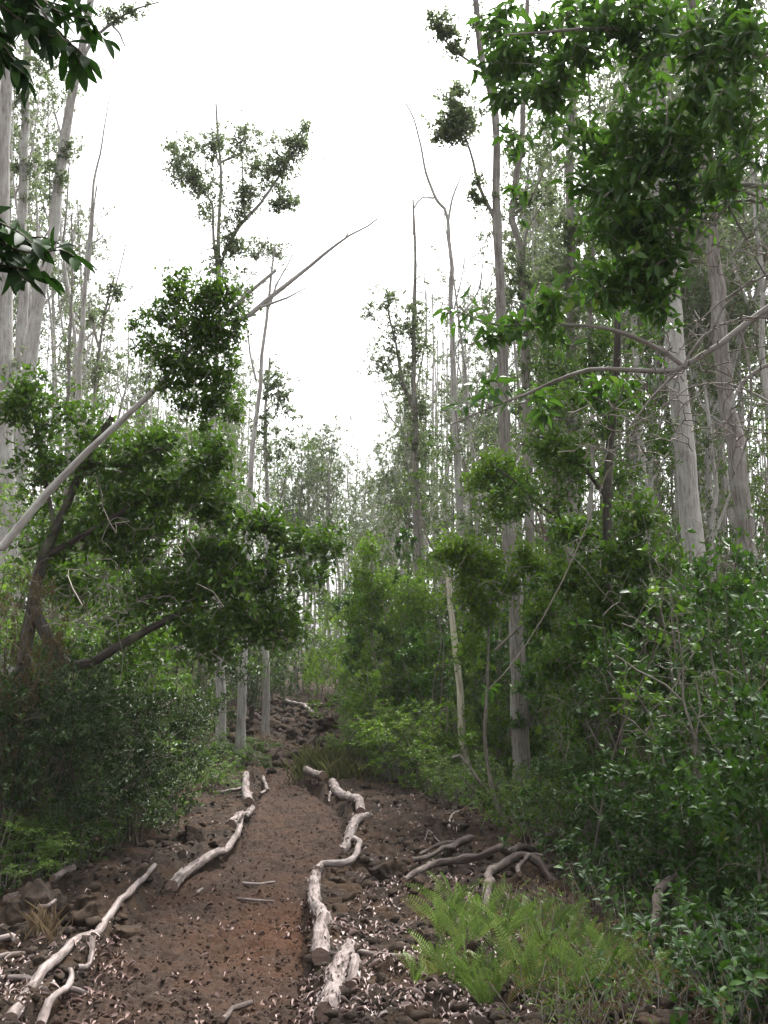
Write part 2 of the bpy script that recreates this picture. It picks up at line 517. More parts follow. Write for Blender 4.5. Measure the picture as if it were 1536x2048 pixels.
# ------------------------------------------------------------------ the trail's two edges, from the ground points seen in the photo
LP = np.array([on_ground(*p) for p in [(60, 2048), (160, 1960), (235, 1860), (320, 1765), (420, 1735), (475, 1690), (500, 1625), (512, 1590), (530, 1560), (520, 1520), (540, 1480), (575, 1455)]])
RP = np.array([on_ground(*p) for p in [(650, 2048), (625, 1940), (615, 1820), (655, 1760), (700, 1700), (690, 1630), (640, 1590), (600, 1570), (600, 1545), (640, 1510), (650, 1480), (640, 1455)]])


def xl(y): return np.interp(y, LP[:, 1], LP[:, 0], left=LP[0, 0] - .0)
def xr(y): return np.interp(y, RP[:, 1], RP[:, 0], left=RP[0, 0])


YEND = 17.2


def pmask(x, y):
    e = .07 * (fbm(x * 5, y * 5, 41) - .47)
    return sstep(-.06, .1, x - xl(y) + e) * sstep(-.06, .1, xr(y) - x + e) * (1 - sstep(YEND - 1, YEND, y))


def clinker(x, y, s=0):
    """lumpy a'a lava: rounded lumps of several sizes"""
    h = 0
    for sc, a, k in ((.45, .06, 1), (.16, .05, 2), (.08, .042, 3), (.04, .022, 4)):
        d, hh = worley(x / sc + .25 * vnoise(x * 8, y * 8, s + 3), y / sc + .25 * vnoise(x * 8 + 9, y * 8, s), s + k * 7)
        h = h + a * np.sqrt(np.clip(1 - (d / .62) ** 2, 0, 1)) * (.25 + .75 * hh)
    return h


def hgt(x, y):
    """the top of whichever sheet is uppermost"""
    x, y = np.asarray(x, float), np.asarray(y, float)
    m = pmask(x, y)
    rough = .75 + .6 * sstep(.35, .6, fbm(x * .7, y * .7, 8)) + .5 * sstep(16, 17, y)
    return gbase(x, y) + clinker(x, y) * rough * (1 - m) - .03 * m + m * (.55 * clinker(x * 1.5, y * 1.5, 20) - .02 + .05 * (fbm(x * 2.6, y * 2.6, 33) - .47))


def grid(name, xs, ys, zf, mat, kind='structure'):
    X, Y = np.meshgrid(xs, ys)
    Z = zf(X, Y)
    ny, nx = X.shape
    i = np.arange(ny - 1)[:, None] * nx; j = np.arange(nx - 1)[None]
    q = np.stack([i + j, i + j + 1, i + nx + j + 1, i + nx + j], -1).reshape(-1, 4)
    mb = MB(); mb.add(np.stack([X, Y, Z], -1), None, q)
    o = mb.build(name, mat, None, (0, 0, 0), True)
    return tag(o, kind=kind)


def graded(a, b, fine0, fine1, f, growth=1.12, top=4.0):
    v = list(np.arange(fine0, fine1, f)); s = f
    x = v[-1]
    while x < b: s = min(s * growth, top); x = min(x + s, b); v.append(x)
    s = f; x = v[0]; pre = []
    while x > a: s = min(s * growth, top); x = max(x - s, a); pre.append(x)
    return np.array(pre[::-1] + v)


ys = [2.0]
while ys[-1] < 30: ys.append(ys[-1] + max(.016, .0036 * ys[-1]))
ys = np.array([-10, -7, -4, -2, -.5, .5, 1.3] + ys + list(np.linspace(31, 124, 70)))
gx = graded(-54, 54, -3.6, 3.2, .02, 1.1)


def gz(x, y):
    m = pmask(x, y)
    rough = .75 + .6 * sstep(.35, .6, fbm(x * .7, y * .7, 8)) + .5 * sstep(16, 17, y)
    near = sstep(40, 25, y) * sstep(9, 6, np.abs(x))
    hole = on_ground(775, 1783)
    pit = -.14 * np.exp(-(((x - hole[0]) / .2) ** 2 + ((y - hole[1]) / .11) ** 2) ** 2)
    return gbase(x, y) + clinker(x, y) * rough * near * (1 - m) - .09 * m + pit


grid('ground', gx, ys, gz, M['ground'])

# the trail: its own sheet, its edges sinking under the clinker
py = [2.0]
while py[-1] < YEND: py.append(py[-1] + max(.014, .003 * py[-1]))
py = np.array(py); ps = np.linspace(0, 1, 100)
S_, Y_ = np.meshgrid(ps, py)
X_ = (xl(Y_) - .08) * (1 - S_) + (xr(Y_) + .08) * S_
m_ = pmask(X_, Y_)
Z_ = gbase(X_, Y_) - .03 + .55 * clinker(X_ * 1.5, Y_ * 1.5, 20) * (.5 + .5 * m_) - .02 + .05 * (fbm(X_ * 2.6, Y_ * 2.6, 33) - .47) - .09 * (1 - m_)
n_ = len(ps); i = np.arange(len(py) - 1)[:, None] * n_; j = np.arange(n_ - 1)[None]
rs = on_ground(560, 1865)
blob = np.exp(-((X_ - rs[0]) / .42) ** 2 - ((Y_ - rs[1]) / 1.0) ** 2) * (.35 + 1.3 * fbm(X_ * 5, Y_ * 5, 90))
mb = MB(); mb.add(np.stack([X_, Y_, Z_], -1), None, np.stack([i + j, i + j + 1, i + n_ + j + 1, i + n_ + j], -1).reshape(-1, 4), blob.clip(0, 1).ravel())
tag(mb.build('path', M['path'], None, (0, 0, 0), True), kind='structure')


# ------------------------------------------------------------------ stones
def icos(sub):
    import bmesh
    bm = bmesh.new(); bmesh.ops.create_icosphere(bm, subdivisions=sub, radius=1)
    v = np.array([a.co[:] for a in bm.verts]); f = np.array([[q.index for q in p.verts] for p in bm.faces]); bm.free()
    return v, f


def rockshape(sub, s, amp=.35, lump=.25):
    v, f = icos(sub)
    d = (fbm(v[:, 0] * 1.3 + s, v[:, 1] * 1.3 + v[:, 2] * 1.1 + s, s, 3) - .45) * 2 * amp
    w, _ = worley(v[:, 0] * 2.2 + v[:, 2] * 1.4 + s, v[:, 1] * 2.2 - v[:, 2] * 1.3, s)
    v = v * (1 + d - lump * (w - .4))[:, None]
    for _ in range(7):          # broken faces
        n = unit(rng.normal(size=3)); h = rng.uniform(.45, .8)
        v = v - n * np.maximum(0, v @ n - h)[:, None]
    return v * A(1, .8, .66), f


ROCKS = [rockshape(2, s, .6, .5) for s in range(8)]
SMALL = [rockshape(1, s, .6, .5) for s in range(8)]


def scatter_stones(name, X, Y, S, mat, sink=.15, shapes=None):
    mb = MB(); shapes = shapes or ROCKS
    Z = hgt(X, Y)
    which = rng.integers(0, 8, len(X))
    for w in range(8):
        v, f = shapes[w]
        k = np.where(which == w)[0]
        if not len(k): continue
        a = rng.random(len(k)) * 6.28
        c, s = np.cos(a), np.sin(a)
        sz = S[k] * .5
        P = np.stack([(v[None, :, 0] * c[:, None] - v[None, :, 1] * s[:, None]) * sz[:, None] + X[k][:, None],
                      (v[None, :, 0] * s[:, None] + v[None, :, 1] * c[:, None]) * sz[:, None] + Y[k][:, None],
                      v[None, :, 2] * sz[:, None] + (Z[k] + sz * sink)[:, None]], -1)
        mb.add(P.reshape(-1, 3), (f[None] + (np.arange(len(k)) * len(v))[:, None, None]).reshape(-1, 3), None, 0.0)
    return tag(mb.build(name, mat), kind='stuff')


def persp_y(n, a, b): return 1 / (1 / a + rng.random(n) * (1 / b - 1 / a))   # even in the picture rather than on the plan


n = 12500
Y = persp_y(n, 3.5, 24); X = rng.uniform(-4.5, 3.6, n) * (.45 + .55 * Y / 10).clip(0, 1.4) - .03 * Y
S = .018 + .12 * rng.random(n) ** 2.9
inp = pmask(X, Y) > .3
k = ~inp
scatter_stones('rubble', X[k], Y[k], S[k], M['rock'])
n = 9000
Y = persp_y(n, 3.8, 16); X = xl(Y) + rng.random(n) * (xr(Y) - xl(Y)); S = .008 + .034 * rng.random(n) ** 4
scatter_stones('cinder_gravel', X, Y, S, M['path'], .1, SMALL)

n = 900
Y = rng.uniform(15.8, 27, n); X = -2.05 - .03 * (Y - 16) + rng.normal(0, .8, n); S = .06 + .34 * rng.random(n) ** 2.6
scatter_stones('rubble', X, Y, S, M['rock'], .2)

# single lava rocks big enough to point at
rock_specs = [
    ((395, 1692), .34, 'brown rounded lava rock in the shade of the dark bush left of the trail', None),
    ((160, 1865), .40, 'large lumpy lava rock in the rubble behind the long left edge log', None),
    ((75, 1850), .46, 'broad black lava rock beside the pale wood chunk at the left edge', None),
    ((250, 1872), .27, 'smaller grey brown lava rock touching the middle of the long left log', None),
    ((35, 1895), .30, 'low dark lava rock in front of the broad black rock at the left edge', None),
    ((770, 1768), .42, 'flat overhanging lava rock above the dark hole right of the trail', None),
    ((700, 1772), .2, 'dark lava rock tucked inside the curve of the bent branch', None),
    ((850, 1905), .24, 'round dark lava rock between the white litter and the fern patch', None),
    ((860, 1860), .17, 'small dark lava rock just left of the topmost ferns', None),
    ((600, 1590), .22, 'mossy lava rock at the left end of the short upper right log', None),
    ((466, 1760), .1, 'fist sized brown stone lying alone on the trail surface', None),
    ((590, 1490), .5, 'rough lava boulder in the middle of the rocky rise at the trail end', None),
    ((655, 1475), .6, 'dark hollow lava boulder beside the white forked log', None),
    ((545, 1500), .4, 'low lava boulder on the left side of the rocky rise', None),
    ((630, 1505), .45, 'lava boulder next to the tall grass tuft at the top of the trail', None),
    ((675, 1450), .6, 'black lava boulder to the right behind the white forked log', None),
    ((920, 1730), .25, 'lava rock behind the paired dark roots right of the trail', None),
    ((930, 1655), .25, 'lava rock under the curved pale stick below the furrowed trunk', None),
    ((770, 1600), .22, 'purplish lava rock on the bank behind the bark covered log', None),
    ((20, 1790), .3, 'lava rock half under the leafy bush at the left edge', None),
]
for i, (p, s, lab, g) in enumerate(rock_specs):
    v, f = rockshape(4, 50 + i, .65, .5)
    w2, _ = worley(v[:, 0] * 6 + i, v[:, 1] * 6 + v[:, 2] * 5, i)
    w3, _ = worley(v[:, 0] * 14 + i, v[:, 1] * 14 - v[:, 2] * 11, i)
    v = v * (1 - .22 * (w2[:, None] - .4) - .1 * (w3[:, None] - .4))
    c = on_ground(*p); c[2] = float(hgt(c[0], c[1])) - .03
    a = rng.random() * 6.28
    v = np.stack([v[:, 0] * cos(a) - v[:, 1] * sin(a), v[:, 0] * sin(a) + v[:, 1] * cos(a), v[:, 2]], 1) * s * .5 + A(0, 0, s * .12)
    mb = MB(); mb.add(v + c, f)
    tag(mb.build('lava_rock', M['rock'], None, c, False), lab, 'rock', g)


# ------------------------------------------------------------------ logs and sticks
def on_path(pts, r, lift=.0):
    out = []
    for p in pts:
        c = on_ground(*p[:2])
        h = float(np.max(hgt(c[0] + A(-.07, 0, .07, 0, -.05, .05), c[1] + A(0, .07, 0, -.07, .05, -.05))))
        c[2] = h * .85 + (float(gbase(c[0], c[1])) + .03) * .15 + r * .62 + lift + (p[2] if len(p) > 2 else 0)
        out.append(c)
    return np.array(out)


def shags(mb, P, R, n, ln=.06):
    """loose bark strips standing off a log"""
    i = rng.integers(0, len(P) - 1, n)
    T = unit(P[np.minimum(i + 1, len(P) - 1)] - P[np.maximum(i - 1, 0)])
    o = unit(np.cross(T, rng.normal(size=(n, 3)))); o[:, 2] = np.abs(o[:, 2])
    sg = np.where(rng.random(n) < .5, -1, 1)[:, None]
    leaves(mb, P[i] + o * R[i][:, None] * .8, T * sg + o * .35 + rng.normal(0, .15, (n, 3)), o, ln * (.5 + rng.random(n)), .014, tint=.4)


def log(name, label, pts, r0, r1, forks=(), mat='dead', cat='log', sides=12, rough=.24, shag=0, lift=0, wob=.0055, parts=True):
    if cat == 'log': r0, r1, forks = r0 * .46, r1 * .46, [(f[0], f[1] * .5, f[2] * .6) for f in forks]
    elif cat in ('root', 'branch'): r0, r1, forks = r0 * .6, r1 * .6, [(f[0], f[1] * .6, f[2] * .7) for f in forks]
    P0 = on_path(pts, max(r0, r1), lift)
    base = P0[len(P0) // 2].copy(); base[2] -= max(r0, r1)
    mb = MB()
    P, R = limb(mb, P0, r0, r1, sides, .06, rough, wob, True)
    # knots
    for q in range(int(len(P) * .05)):
        k = rng.integers(2, len(P) - 2)
        d = unit(rng.normal(size=3) + A(0, 0, .5))
        limb(mb, [P[k], P[k] + d * R[k] * 1.25], R[k] * .4, R[k] * .22, 6, .05, .1, 0, True)
    if shag: shags(mb, P, R, shag)
    o = mb.build(name, M[mat], None, base, True)
    tag(o, label, cat)
    for f in forks:
        pf = on_path(f[0], f[1], lift)
        b = MB(); limb(b, pf, f[1], f[2], 9, .05, rough, .006, True)
        b.build('branch_stub', M[mat], o, base, True)
    return o


log('log', 'long slender bleached log lining the left trail edge at the front', [(20, 2075), (62, 2010), (110, 1955), (150, 1925), (195, 1885), (240, 1840), (285, 1790), (308, 1772)], .062, .042,
    [([(170, 1908), (182, 1920), (176, 1945), (160, 1962), (140, 1968)], .036, .022), ([(130, 1938), (165, 1912), (182, 1893)], .04, .03), ([(75, 1990), (45, 1982), (0, 1985)], .03, .022)])
log('log', 'forked pale log end at the bottom left inside the long log', [(80, 2065), (105, 2030), (132, 2000), (140, 1985), (138, 1972)], .05, .03, [([(128, 2003), (150, 1993), (176, 1998)], .03, .022)])
log('log', 'thick bleached log curving away in the middle of the left trail edge', [(343, 1783), (372, 1757), (420, 1735), (452, 1715), (472, 1697), (480, 1672)], .095, .05, [], shag=14)
log('log', 'short broken bleached log above the curved left log', [(462, 1668), (480, 1650), (492, 1646)], .1, .08, [([(484, 1650), (484, 1662), (482, 1668)], .03, .02)], shag=40)
log('log', 'stubby barrel of pale wood between two left edge logs', [(488, 1645), (505, 1632)], .085, .07, [], shag=10)
log('log', 'pale sawn log pointing up the trail at its far left edge', [(498, 1620), (492, 1604), (491, 1585), (492, 1570)], .125, .09, [([(486, 1590), (455, 1595), (425, 1602)], .045, .03), ([(495, 1596), (508, 1600)], .05, .05)], shag=20)
log('log', 'small pale log standing up the far left trail edge beside the sawn log', [(536, 1588), (530, 1578), (526, 1568)], .06, .045, [([(533, 1586), (520, 1592)], .04, .03)])
log('log', 'short thick pale log on a mossy rock at the far right trail edge', [(612, 1574), (630, 1580), (646, 1588)], .12, .11, [], shag=30, lift=.08)
log('log', 'bark covered log bending down the far right trail edge', [(664, 1586), (680, 1606), (700, 1622), (715, 1635), (722, 1656)], .13, .1, [([(668, 1590), (660, 1602), (658, 1612)], .03, .02)], shag=60)
log('log', 'gnarled shaggy log in the middle of the right trail edge', [(738, 1662), (716, 1668), (706, 1682), (702, 1700), (690, 1718), (676, 1732)], .105, .085, [([(706, 1672), (688, 1684)], .05, .03)], shag=90)
log('log', 'long thick sawn log lining the right trail edge', [(640, 1952), (642, 1915), (648, 1885), (640, 1862), (630, 1842), (628, 1812), (632, 1785), (640, 1762)], .105, .075, [], shag=60)
log('log', 'shaggy barked log leaving the bottom edge beside the white litter', [(650, 2075), (664, 2025), (676, 1985), (690, 1952), (702, 1930)], .105, .095, [([(690, 1950), (708, 1955), (706, 1985), (702, 1998)], .06, .045), ([(716, 1940), (755, 1958), (820, 1972)], .035, .022)], shag=150)
log('bent_branch', 'thin bleached branch bent like a hook between two right edge logs', [(708, 1708), (717, 1728), (713, 1748), (695, 1765), (670, 1771), (645, 1769), (634, 1780)], .04, .045, [], cat='branch', lift=.05)
log('log', 'white forked dead log lying across the rise at the trail end', [(558, 1426), (580, 1434), (605, 1440), (615, 1450), (628, 1460)], .09, .085, [([(603, 1440), (625, 1441), (645, 1440)], .06, .04)], lift=.2)
log('log', 'pale wood chunk lying between black rocks at the left edge', [(12, 1832), (30, 1822), (52, 1814)], .07, .06)
log('log', 'grey split wood under the leafy bush on the left', [(105, 1786), (125, 1777), (146, 1768)], .07, .05, [], shag=10)
S3 = dict(cat='stick', sides=6, wob=.004, rough=.2)
log('stick', 'upper pale stick lying on the left edge of the frame', [(-30, 1925), (0, 1921), (25, 1917), (32, 1925)], .026, .018, **S3)
log('stick', 'straight pale stick in the middle of three at the left edge', [(-30, 1957), (10, 1953), (66, 1944)], .022, .016, **S3)
log('stick', 'pale stick on the trail nearer to the camera of two', [(474, 1807), (510, 1806), (548, 1808)], .011, .008, **S3)
log('stick', 'pale stick on the trail farther from the camera of two', [(484, 1773), (520, 1773), (550, 1768)], .012, .008, **S3)
log('stick', 'curved bark brown stick at the bottom edge of the trail', [(445, 2060), (465, 2030), (485, 2018), (504, 2016)], .015, .012, mat='root', **S3)
log('stick', 'short pale stick on the left half of the trail', [(393, 1793), (400, 1786), (406, 1784)], .012, .008, **S3)
log('stick', 'thin stick lying through the dry grass tuft', [(72, 1893), (90, 1884), (108, 1874)], .012, .008, **S3, lift=.12)
log('dead_branch', 'looped pale dead branch on the bank below the furrowed trunk', [(900, 1680), (898, 1664), (912, 1655), (935, 1650), (962, 1646)], .025, .02, cat='branch', sides=7)
log('dead_branch', 'small curled dead twig in front of the looped branch', [(850, 1700), (856, 1688), (866, 1690), (880, 1704)], .014, .01, cat='branch', sides=6)
rt = dict(mat='root', cat='root', sides=9, rough=.4, wob=.014)
log('surface_root', 'dark paired root running out of the bushes', [(825, 1752), (868, 1746), (905, 1735), (945, 1716)], .03, .05, [([(840, 1741), (890, 1732), (938, 1722)], .022, .03)], lift=.03, **rt)
log('surface_root', 'longest dark root crossing the rubble above the ferns', [(808, 1802), (840, 1785), (872, 1766), (930, 1757), (1000, 1752), (1070, 1736), (1112, 1696)], .04, .055, lift=.04, **rt)
log('surface_root', 'grey root arching down into the fern patch', [(968, 1860), (974, 1825), (980, 1795), (1000, 1772), (1040, 1764), (1075, 1766), (1110, 1775, -.1)], .05, .06, lift=.06, **rt)
log('surface_root', 'small hoop shaped pale root beside the arching root', [(1040, 1800), (1048, 1780), (1062, 1766), (1085, 1764)], .03, .028, lift=.1, **rt)
log('surface_root', 'straight root vanishing to the right under the dark bushes', [(1095, 1772), (1140, 1770), (1200, 1776)], .035, .03, lift=.06, **rt)
log('surface_root', 'low root under the arching root by the ferns', [(1005, 1812), (1030, 1826), (1060, 1830)], .03, .02, **rt)
log('surface_root', 'thick mossy root slanting through the leaves', [(1290, 1960, -.4), (1305, 1925, -.1), (1330, 1880), (1360, 1845), (1400, 1805, -.05), (1440, 1790, -.2)], .045, .045, lift=.2, **rt)

# bleached leaf and bark litter
def litter_xy():
    out = []
    for (a, b, c, d, n) in ((600, 1000, 1880, 2075, 2200), (700, 960, 1780, 1900, 900), (-20, 260, 1880, 2075, 1000), (540, 680, 1840, 1960, 140), (250, 620, 1980, 2070, 120),
                            (300, 700, 1580, 2040, 200), (700, 960, 1600, 1800, 900), (0, 500, 1640, 1880, 240), (900, 1250, 1780, 2070, 260), (480, 700, 1480, 1600, 160), (1000, 1560, 1900, 2090, 700)):
        for _ in range(n):
            out.append(on_ground_fast(rng.uniform(a, b), c + (d - c) * rng.random()))
    return np.array(out)


def on_ground_fast(px, py):
    r = ray(px, py); y = max(2.0, 1.6 / max(.02, -r[2]) * r[1])
    for _ in range(3):
        z = float(gbase(r[0] / r[1] * y, y)); y = (EYE - z) / max(.015, -r[2] / r[1])
    y = min(y, 28)
    return A(r[0] / r[1] * y, y)


q = litter_xy()
q = q + rng.normal(0, .03, q.shape)
n = len(q)
cl = vnoise(q[:, 0] * 4, q[:, 1] * 4, 77)
q = q[(cl + .35 * rng.random(n)) > .52]; n = len(q)
z = hgt(q[:, 0], q[:, 1]) + .008
a = rng.random(n) * 6.28
ax = np.stack([np.cos(a), np.sin(a), rng.normal(0, .25, n)], 1)
nr = np.stack([rng.normal(0, .5, n), rng.normal(0, .5, n), np.ones(n)], 1)
mb = MB()
leaves(mb, np.stack([q[:, 0], q[:, 1], z], 1), ax, nr, .016 + .06 * rng.random(n) ** 2.2, .008 + .015 * rng.random(n), True, .25, .5, tint=np.clip(rng.random(n) ** .75 * (1 - .5 * (pmask(q[:, 0], q[:, 1]) > .6)), 0, 1))
tag(mb.build('leaf_litter', M['chip']), kind='stuff')
# ------------------------------------------------------------------ trees seen one by one
LEAF = dict(small=dict(k=9, L=.05, W=.023, along=.2, splay=1.0), ohia=dict(k=9, L=.06, W=.036, along=.16, splay=1.1), ohia_far=dict(k=9, L=.075, W=.048, along=.2, splay=1.1),
            glossy=dict(k=8, L=.068, W=.03, along=.3, splay=1.0, hi=False), glossy_hi=dict(k=8, L=.07, W=.03, along=.3, splay=1.0, hi=True),
            broad=dict(k=7, L=.125, W=.042, along=.24, splay=1.2, hi=True, droop=.3, up=-.1))


def px_pts(pts, d):
    return np.array([at(p[0], p[1], d + (p[2] if len(p) > 2 else 0)) for p in pts])


def hero(label, d, pts, w0, w1, bark, leaf=None, clumps=(), limbs=(), style='ohia', bare=(), ground=None, name='tree', cat='tree', sides=12,
         power=1.0, wob=.012, group=None, r_tip=.004, flare=.35, twigmat=None, rough=.1, step=.25, tt=None, lk=1.0, nm=1.0):
    """pts from the ground up, in photograph pixels; widths in pixels; clumps (px, py, rx, ry, n)"""
    if ground is not None:
        g = on_ground(*ground); d = g[1]
    P = px_pts(pts, d)
    if ground is None:
        g = P[0].copy(); g[0] += .15 * np.sign(g[0]); g[2] = gbase(g[0], g[1])
    g = g.copy()
    base = g.copy()
    P = np.vstack([[g - A(0, 0, .12)], P])
    t = Plant(name, base, label, cat, group)
    k = d / F * .5
    t.limb(P, w0 * k, w1 * k, sides=sides, step=.18, wob=wob, flare=flare, power=power, rough=rough)
    for l in limbs:
        t.limb(px_pts(l[0], d), l[1] * k, l[2] * k, M[bark], 'branch', sides=8, step=.15, wob=.01, rough=.12)
    T, n_leaf = [], 0
    for c in clumps:
        rx, ry = c[2] * d / F, c[3] * d / F
        T.append(cloud(at(c[0], c[1], d + (c[5] if len(c) > 5 else 0)), (rx, (rx + ry) * .5, ry), int(c[4] * nm), sub=max(5, c[4] // {'o': 3, 'b': 2, 'g': 5, 's': 5}[style[0]]), tight=.55))
    nl = sum(len(x) for x in T)
    for c in bare:
        rx, ry = c[2] * d / F, c[3] * d / F
        T.append(cloud(at(c[0], c[1], d + (c[5] if len(c) > 5 else 0)), (rx, (rx + ry) * .5, ry), c[4], sub=12, tight=.6))
    if T:
        T = np.concatenate(T)
        ends = t.branches(T, r_tip, step=step)
        if nl: 
            kw = dict(LEAF[style]); kw['k'] = max(3, int(kw['k'] * lk))
            rosettes(t.crown, T[:nl], ends[:nl], **kw)
    return t.finish(M[bark], M[leaf] if leaf else None, twigmat=M[twigmat] if twigmat else None)


hero('pale straight trunk cut by the left edge of the frame', 14, [(16, 1150), (12, 900), (9, 650), (5, 430), (10, 200), (18, 0), (24, -160)], 40, 22, 'pale_bark', 'ohia',
     [(20, 760, 30, 40, 30), (60, -90, 120, 60, 60)], style='ohia')
hero('pale trunk second from the left edge with wispy leaves all the way up', 17, [(38, 1150), (38, 900), (44, 700), (46, 425), (52, 225), (58, 0), (60, -140)], 30, 14, 'pale_bark', 'ohia',
     [(30, 240, 45, 40, 40), (70, 200, 35, 40, 40), (25, 330, 40, 40, 40), (80, 310, 30, 30, 30), (70, 380, 40, 35, 45), (35, 480, 40, 40, 40), (60, 120, 60, 60, 80), (60, -60, 110, 60, 120)], style='ohia', bare=[(60, 400, 60, 150, 50)])
hero('tall pale trunk leaning right with leaf tufts and an arching side limb at its top', 15, [(10, 1120), (30, 980), (50, 850), (70, 640), (105, 475), (122, 330), (148, 180), (178, 20), (192, -120)], 40, 14, 'pale_bark', 'ohia',
     [(138, 295, 28, 26, 40), (118, 375, 26, 40, 55), (105, 330, 26, 30, 30), (228, 30, 40, 22, 50), (275, 20, 35, 20, 30), (110, 160, 50, 60, 80), (95, 90, 50, 40, 50), (200, -110, 140, 70, 150)],
     [([(150, 165), (180, 90), (220, 48), (262, 22), (318, 4)], 10, 3), ([(222, 48), (240, 65), (250, 92)], 5, 3), ([(128, 300), (118, 260), (105, 210)], 6, 3)], bare=[(200, 60, 60, 50, 30)])
hero('thin dead tree with a kinked bare tip against the white sky on the left', 18, [(135, 1150), (140, 1000), (152, 840), (166, 620), (178, 480), (188, 365), (203, 290), (213, 230), (220, 188)], 24, 2, 'pale_bark', None,
     limbs=[([(176, 560), (187, 470), (188, 420), (193, 372)], 6, 3), ([(186, 485), (198, 480), (206, 470)], 3, 2)], bare=[(195, 400, 35, 90, 14), (180, 560, 50, 80, 24)])
hero('slender twiggy tree beside the kinked dead tree on the left', 20, [(130, 1150), (134, 850), (140, 650), (145, 560), (143, 430)], 16, 3, 'grey_bark', 'ohia', [(150, 620, 40, 40, 40), (125, 700, 40, 50, 50), (160, 780, 40, 50, 60)], bare=[(150, 480, 45, 50, 60), (155, 590, 50, 60, 60)])
hero('small twiggy tree with a few leaf tufts right of the kinked dead tree', 17, [(175, 1150), (182, 900), (196, 720), (212, 620), (228, 555)], 14, 4, 'grey_bark', 'ohia', [(228, 578, 26, 28, 45), (205, 640, 30, 30, 25), (190, 740, 40, 30, 40)], bare=[(195, 640, 55, 70, 70)], limbs=[([(200, 700), (182, 640), (178, 600)], 6, 3)])
hero('tall tree with a broad airy crown standing alone against the white sky', 19, [(441, 1400), (434, 1180), (424, 950), (430, 760), (438, 590), (437, 450), (442, 340), (436, 270), (432, 208)], 21, 4, 'pale_bark', 'ohia',
     [(365, 335, 40, 45, 110), (400, 300, 50, 40, 70), (395, 370, 45, 30, 90), (450, 290, 45, 40, 50), (490, 285, 40, 40, 60), (560, 300, 35, 40, 70), (598, 290, 30, 35, 70), (550, 350, 50, 30, 100), (510, 390, 40, 30, 70), (570, 405, 40, 22, 90), (480, 420, 35, 35, 45), (475, 495, 45, 25, 70), (530, 500, 40, 25, 60), (445, 470, 22, 60, 30), (430, 545, 25, 40, 25), (610, 260, 20, 20, 20), (440, 400, 34, 60, 36), (525, 335, 50, 36, 50), (400, 430, 26, 28, 18), (470, 570, 36, 50, 30), (340, 300, 26, 30, 26)],
     [([(446, 510), (478, 455), (525, 405), (560, 350), (585, 310), (600, 285)], 9, 3), ([(440, 325), (470, 312), (492, 298)], 6, 3), ([(437, 570), (428, 480), (424, 410), (400, 375), (375, 340)], 8, 3), ([(437, 330), (425, 270), (420, 235)], 4, 2), ([(490, 440), (484, 340), (480, 270)], 5, 2)],
     ground=(441, 1512), nm=2.3, lk=.62, bare=[(480, 270, 90, 40, 50), (550, 500, 60, 40, 50)])
hero('straight grey tree with a bare twiggy top, middle of three beside the trail', 17, [(484, 1400), (488, 1250), (496, 1080), (506, 920), (521, 760), (530, 650), (541, 560), (550, 495)], 20, 4, 'pale_bark', 'ohia',
     [(485, 600, 35, 40, 30)], [([(535, 620), (560, 560), (585, 510)], 5, 2), ([(512, 760), (494, 660), (480, 610)], 5, 2)], ground=(480, 1540), bare=[(560, 540, 55, 55, 90), (500, 590, 45, 60, 60), (535, 470, 40, 40, 30)])
hero('slim grey tree with soft leafy tufts, rightmost of three beside the trail', 20, [(531, 1350), (532, 1150), (534, 1000), (531, 900), (534, 800), (540, 715)], 16, 4, 'pale_bark', 'ohia',
     [(548, 770, 42, 45, 130), (565, 820, 30, 30, 60), (520, 850, 30, 35, 50), (572, 885, 25, 30, 60), (540, 900, 25, 40, 40), (520, 960, 30, 40, 30)], ground=(530, 1492), bare=[(560, 740, 60, 50, 50)])
hero('dead trunk leaning steeply from the left edge, its upper part wrapped in glossy leaves', 7.3, [(-60, 1165), (0, 1090), (90, 988), (180, 898), (250, 832), (300, 785), (380, 700), (450, 632), (500, 585), (552, 540)], 30, 7, 'pale_bark', 'shrub',
     [(300, 690, 28, 30, 50), (284, 632, 20, 15, 16), (262, 655, 14, 10, 7), (338, 612, 32, 36, 85), (350, 566, 26, 22, 40), (400, 602, 36, 34, 105), (438, 590, 30, 36, 75), (474, 640, 16, 36, 34), (380, 668, 40, 36, 130), (438, 680, 36, 40, 130), (350, 722, 32, 26, 65),
      (395, 752, 44, 34, 125), (450, 755, 26, 36, 80), (432, 812, 32, 30, 85), (384, 812, 30, 20, 40), (466, 826, 14, 24, 22), (412, 858, 24, 11, 16), (330, 770, 22, 14, 18)],
     [([(430, 655), (500, 632), (535, 602), (590, 556), (650, 506), (700, 470), (735, 452), (754, 438)], 13, 3), ([(520, 615), (570, 592), (615, 574)], 6, 2), ([(692, 474), (698, 462)], 4, 2)],
     style='small', sides=14, bare=[(520, 570, 50, 30, 14), (430, 560, 60, 30, 20)], flare=0, lk=.95, nm=.78)
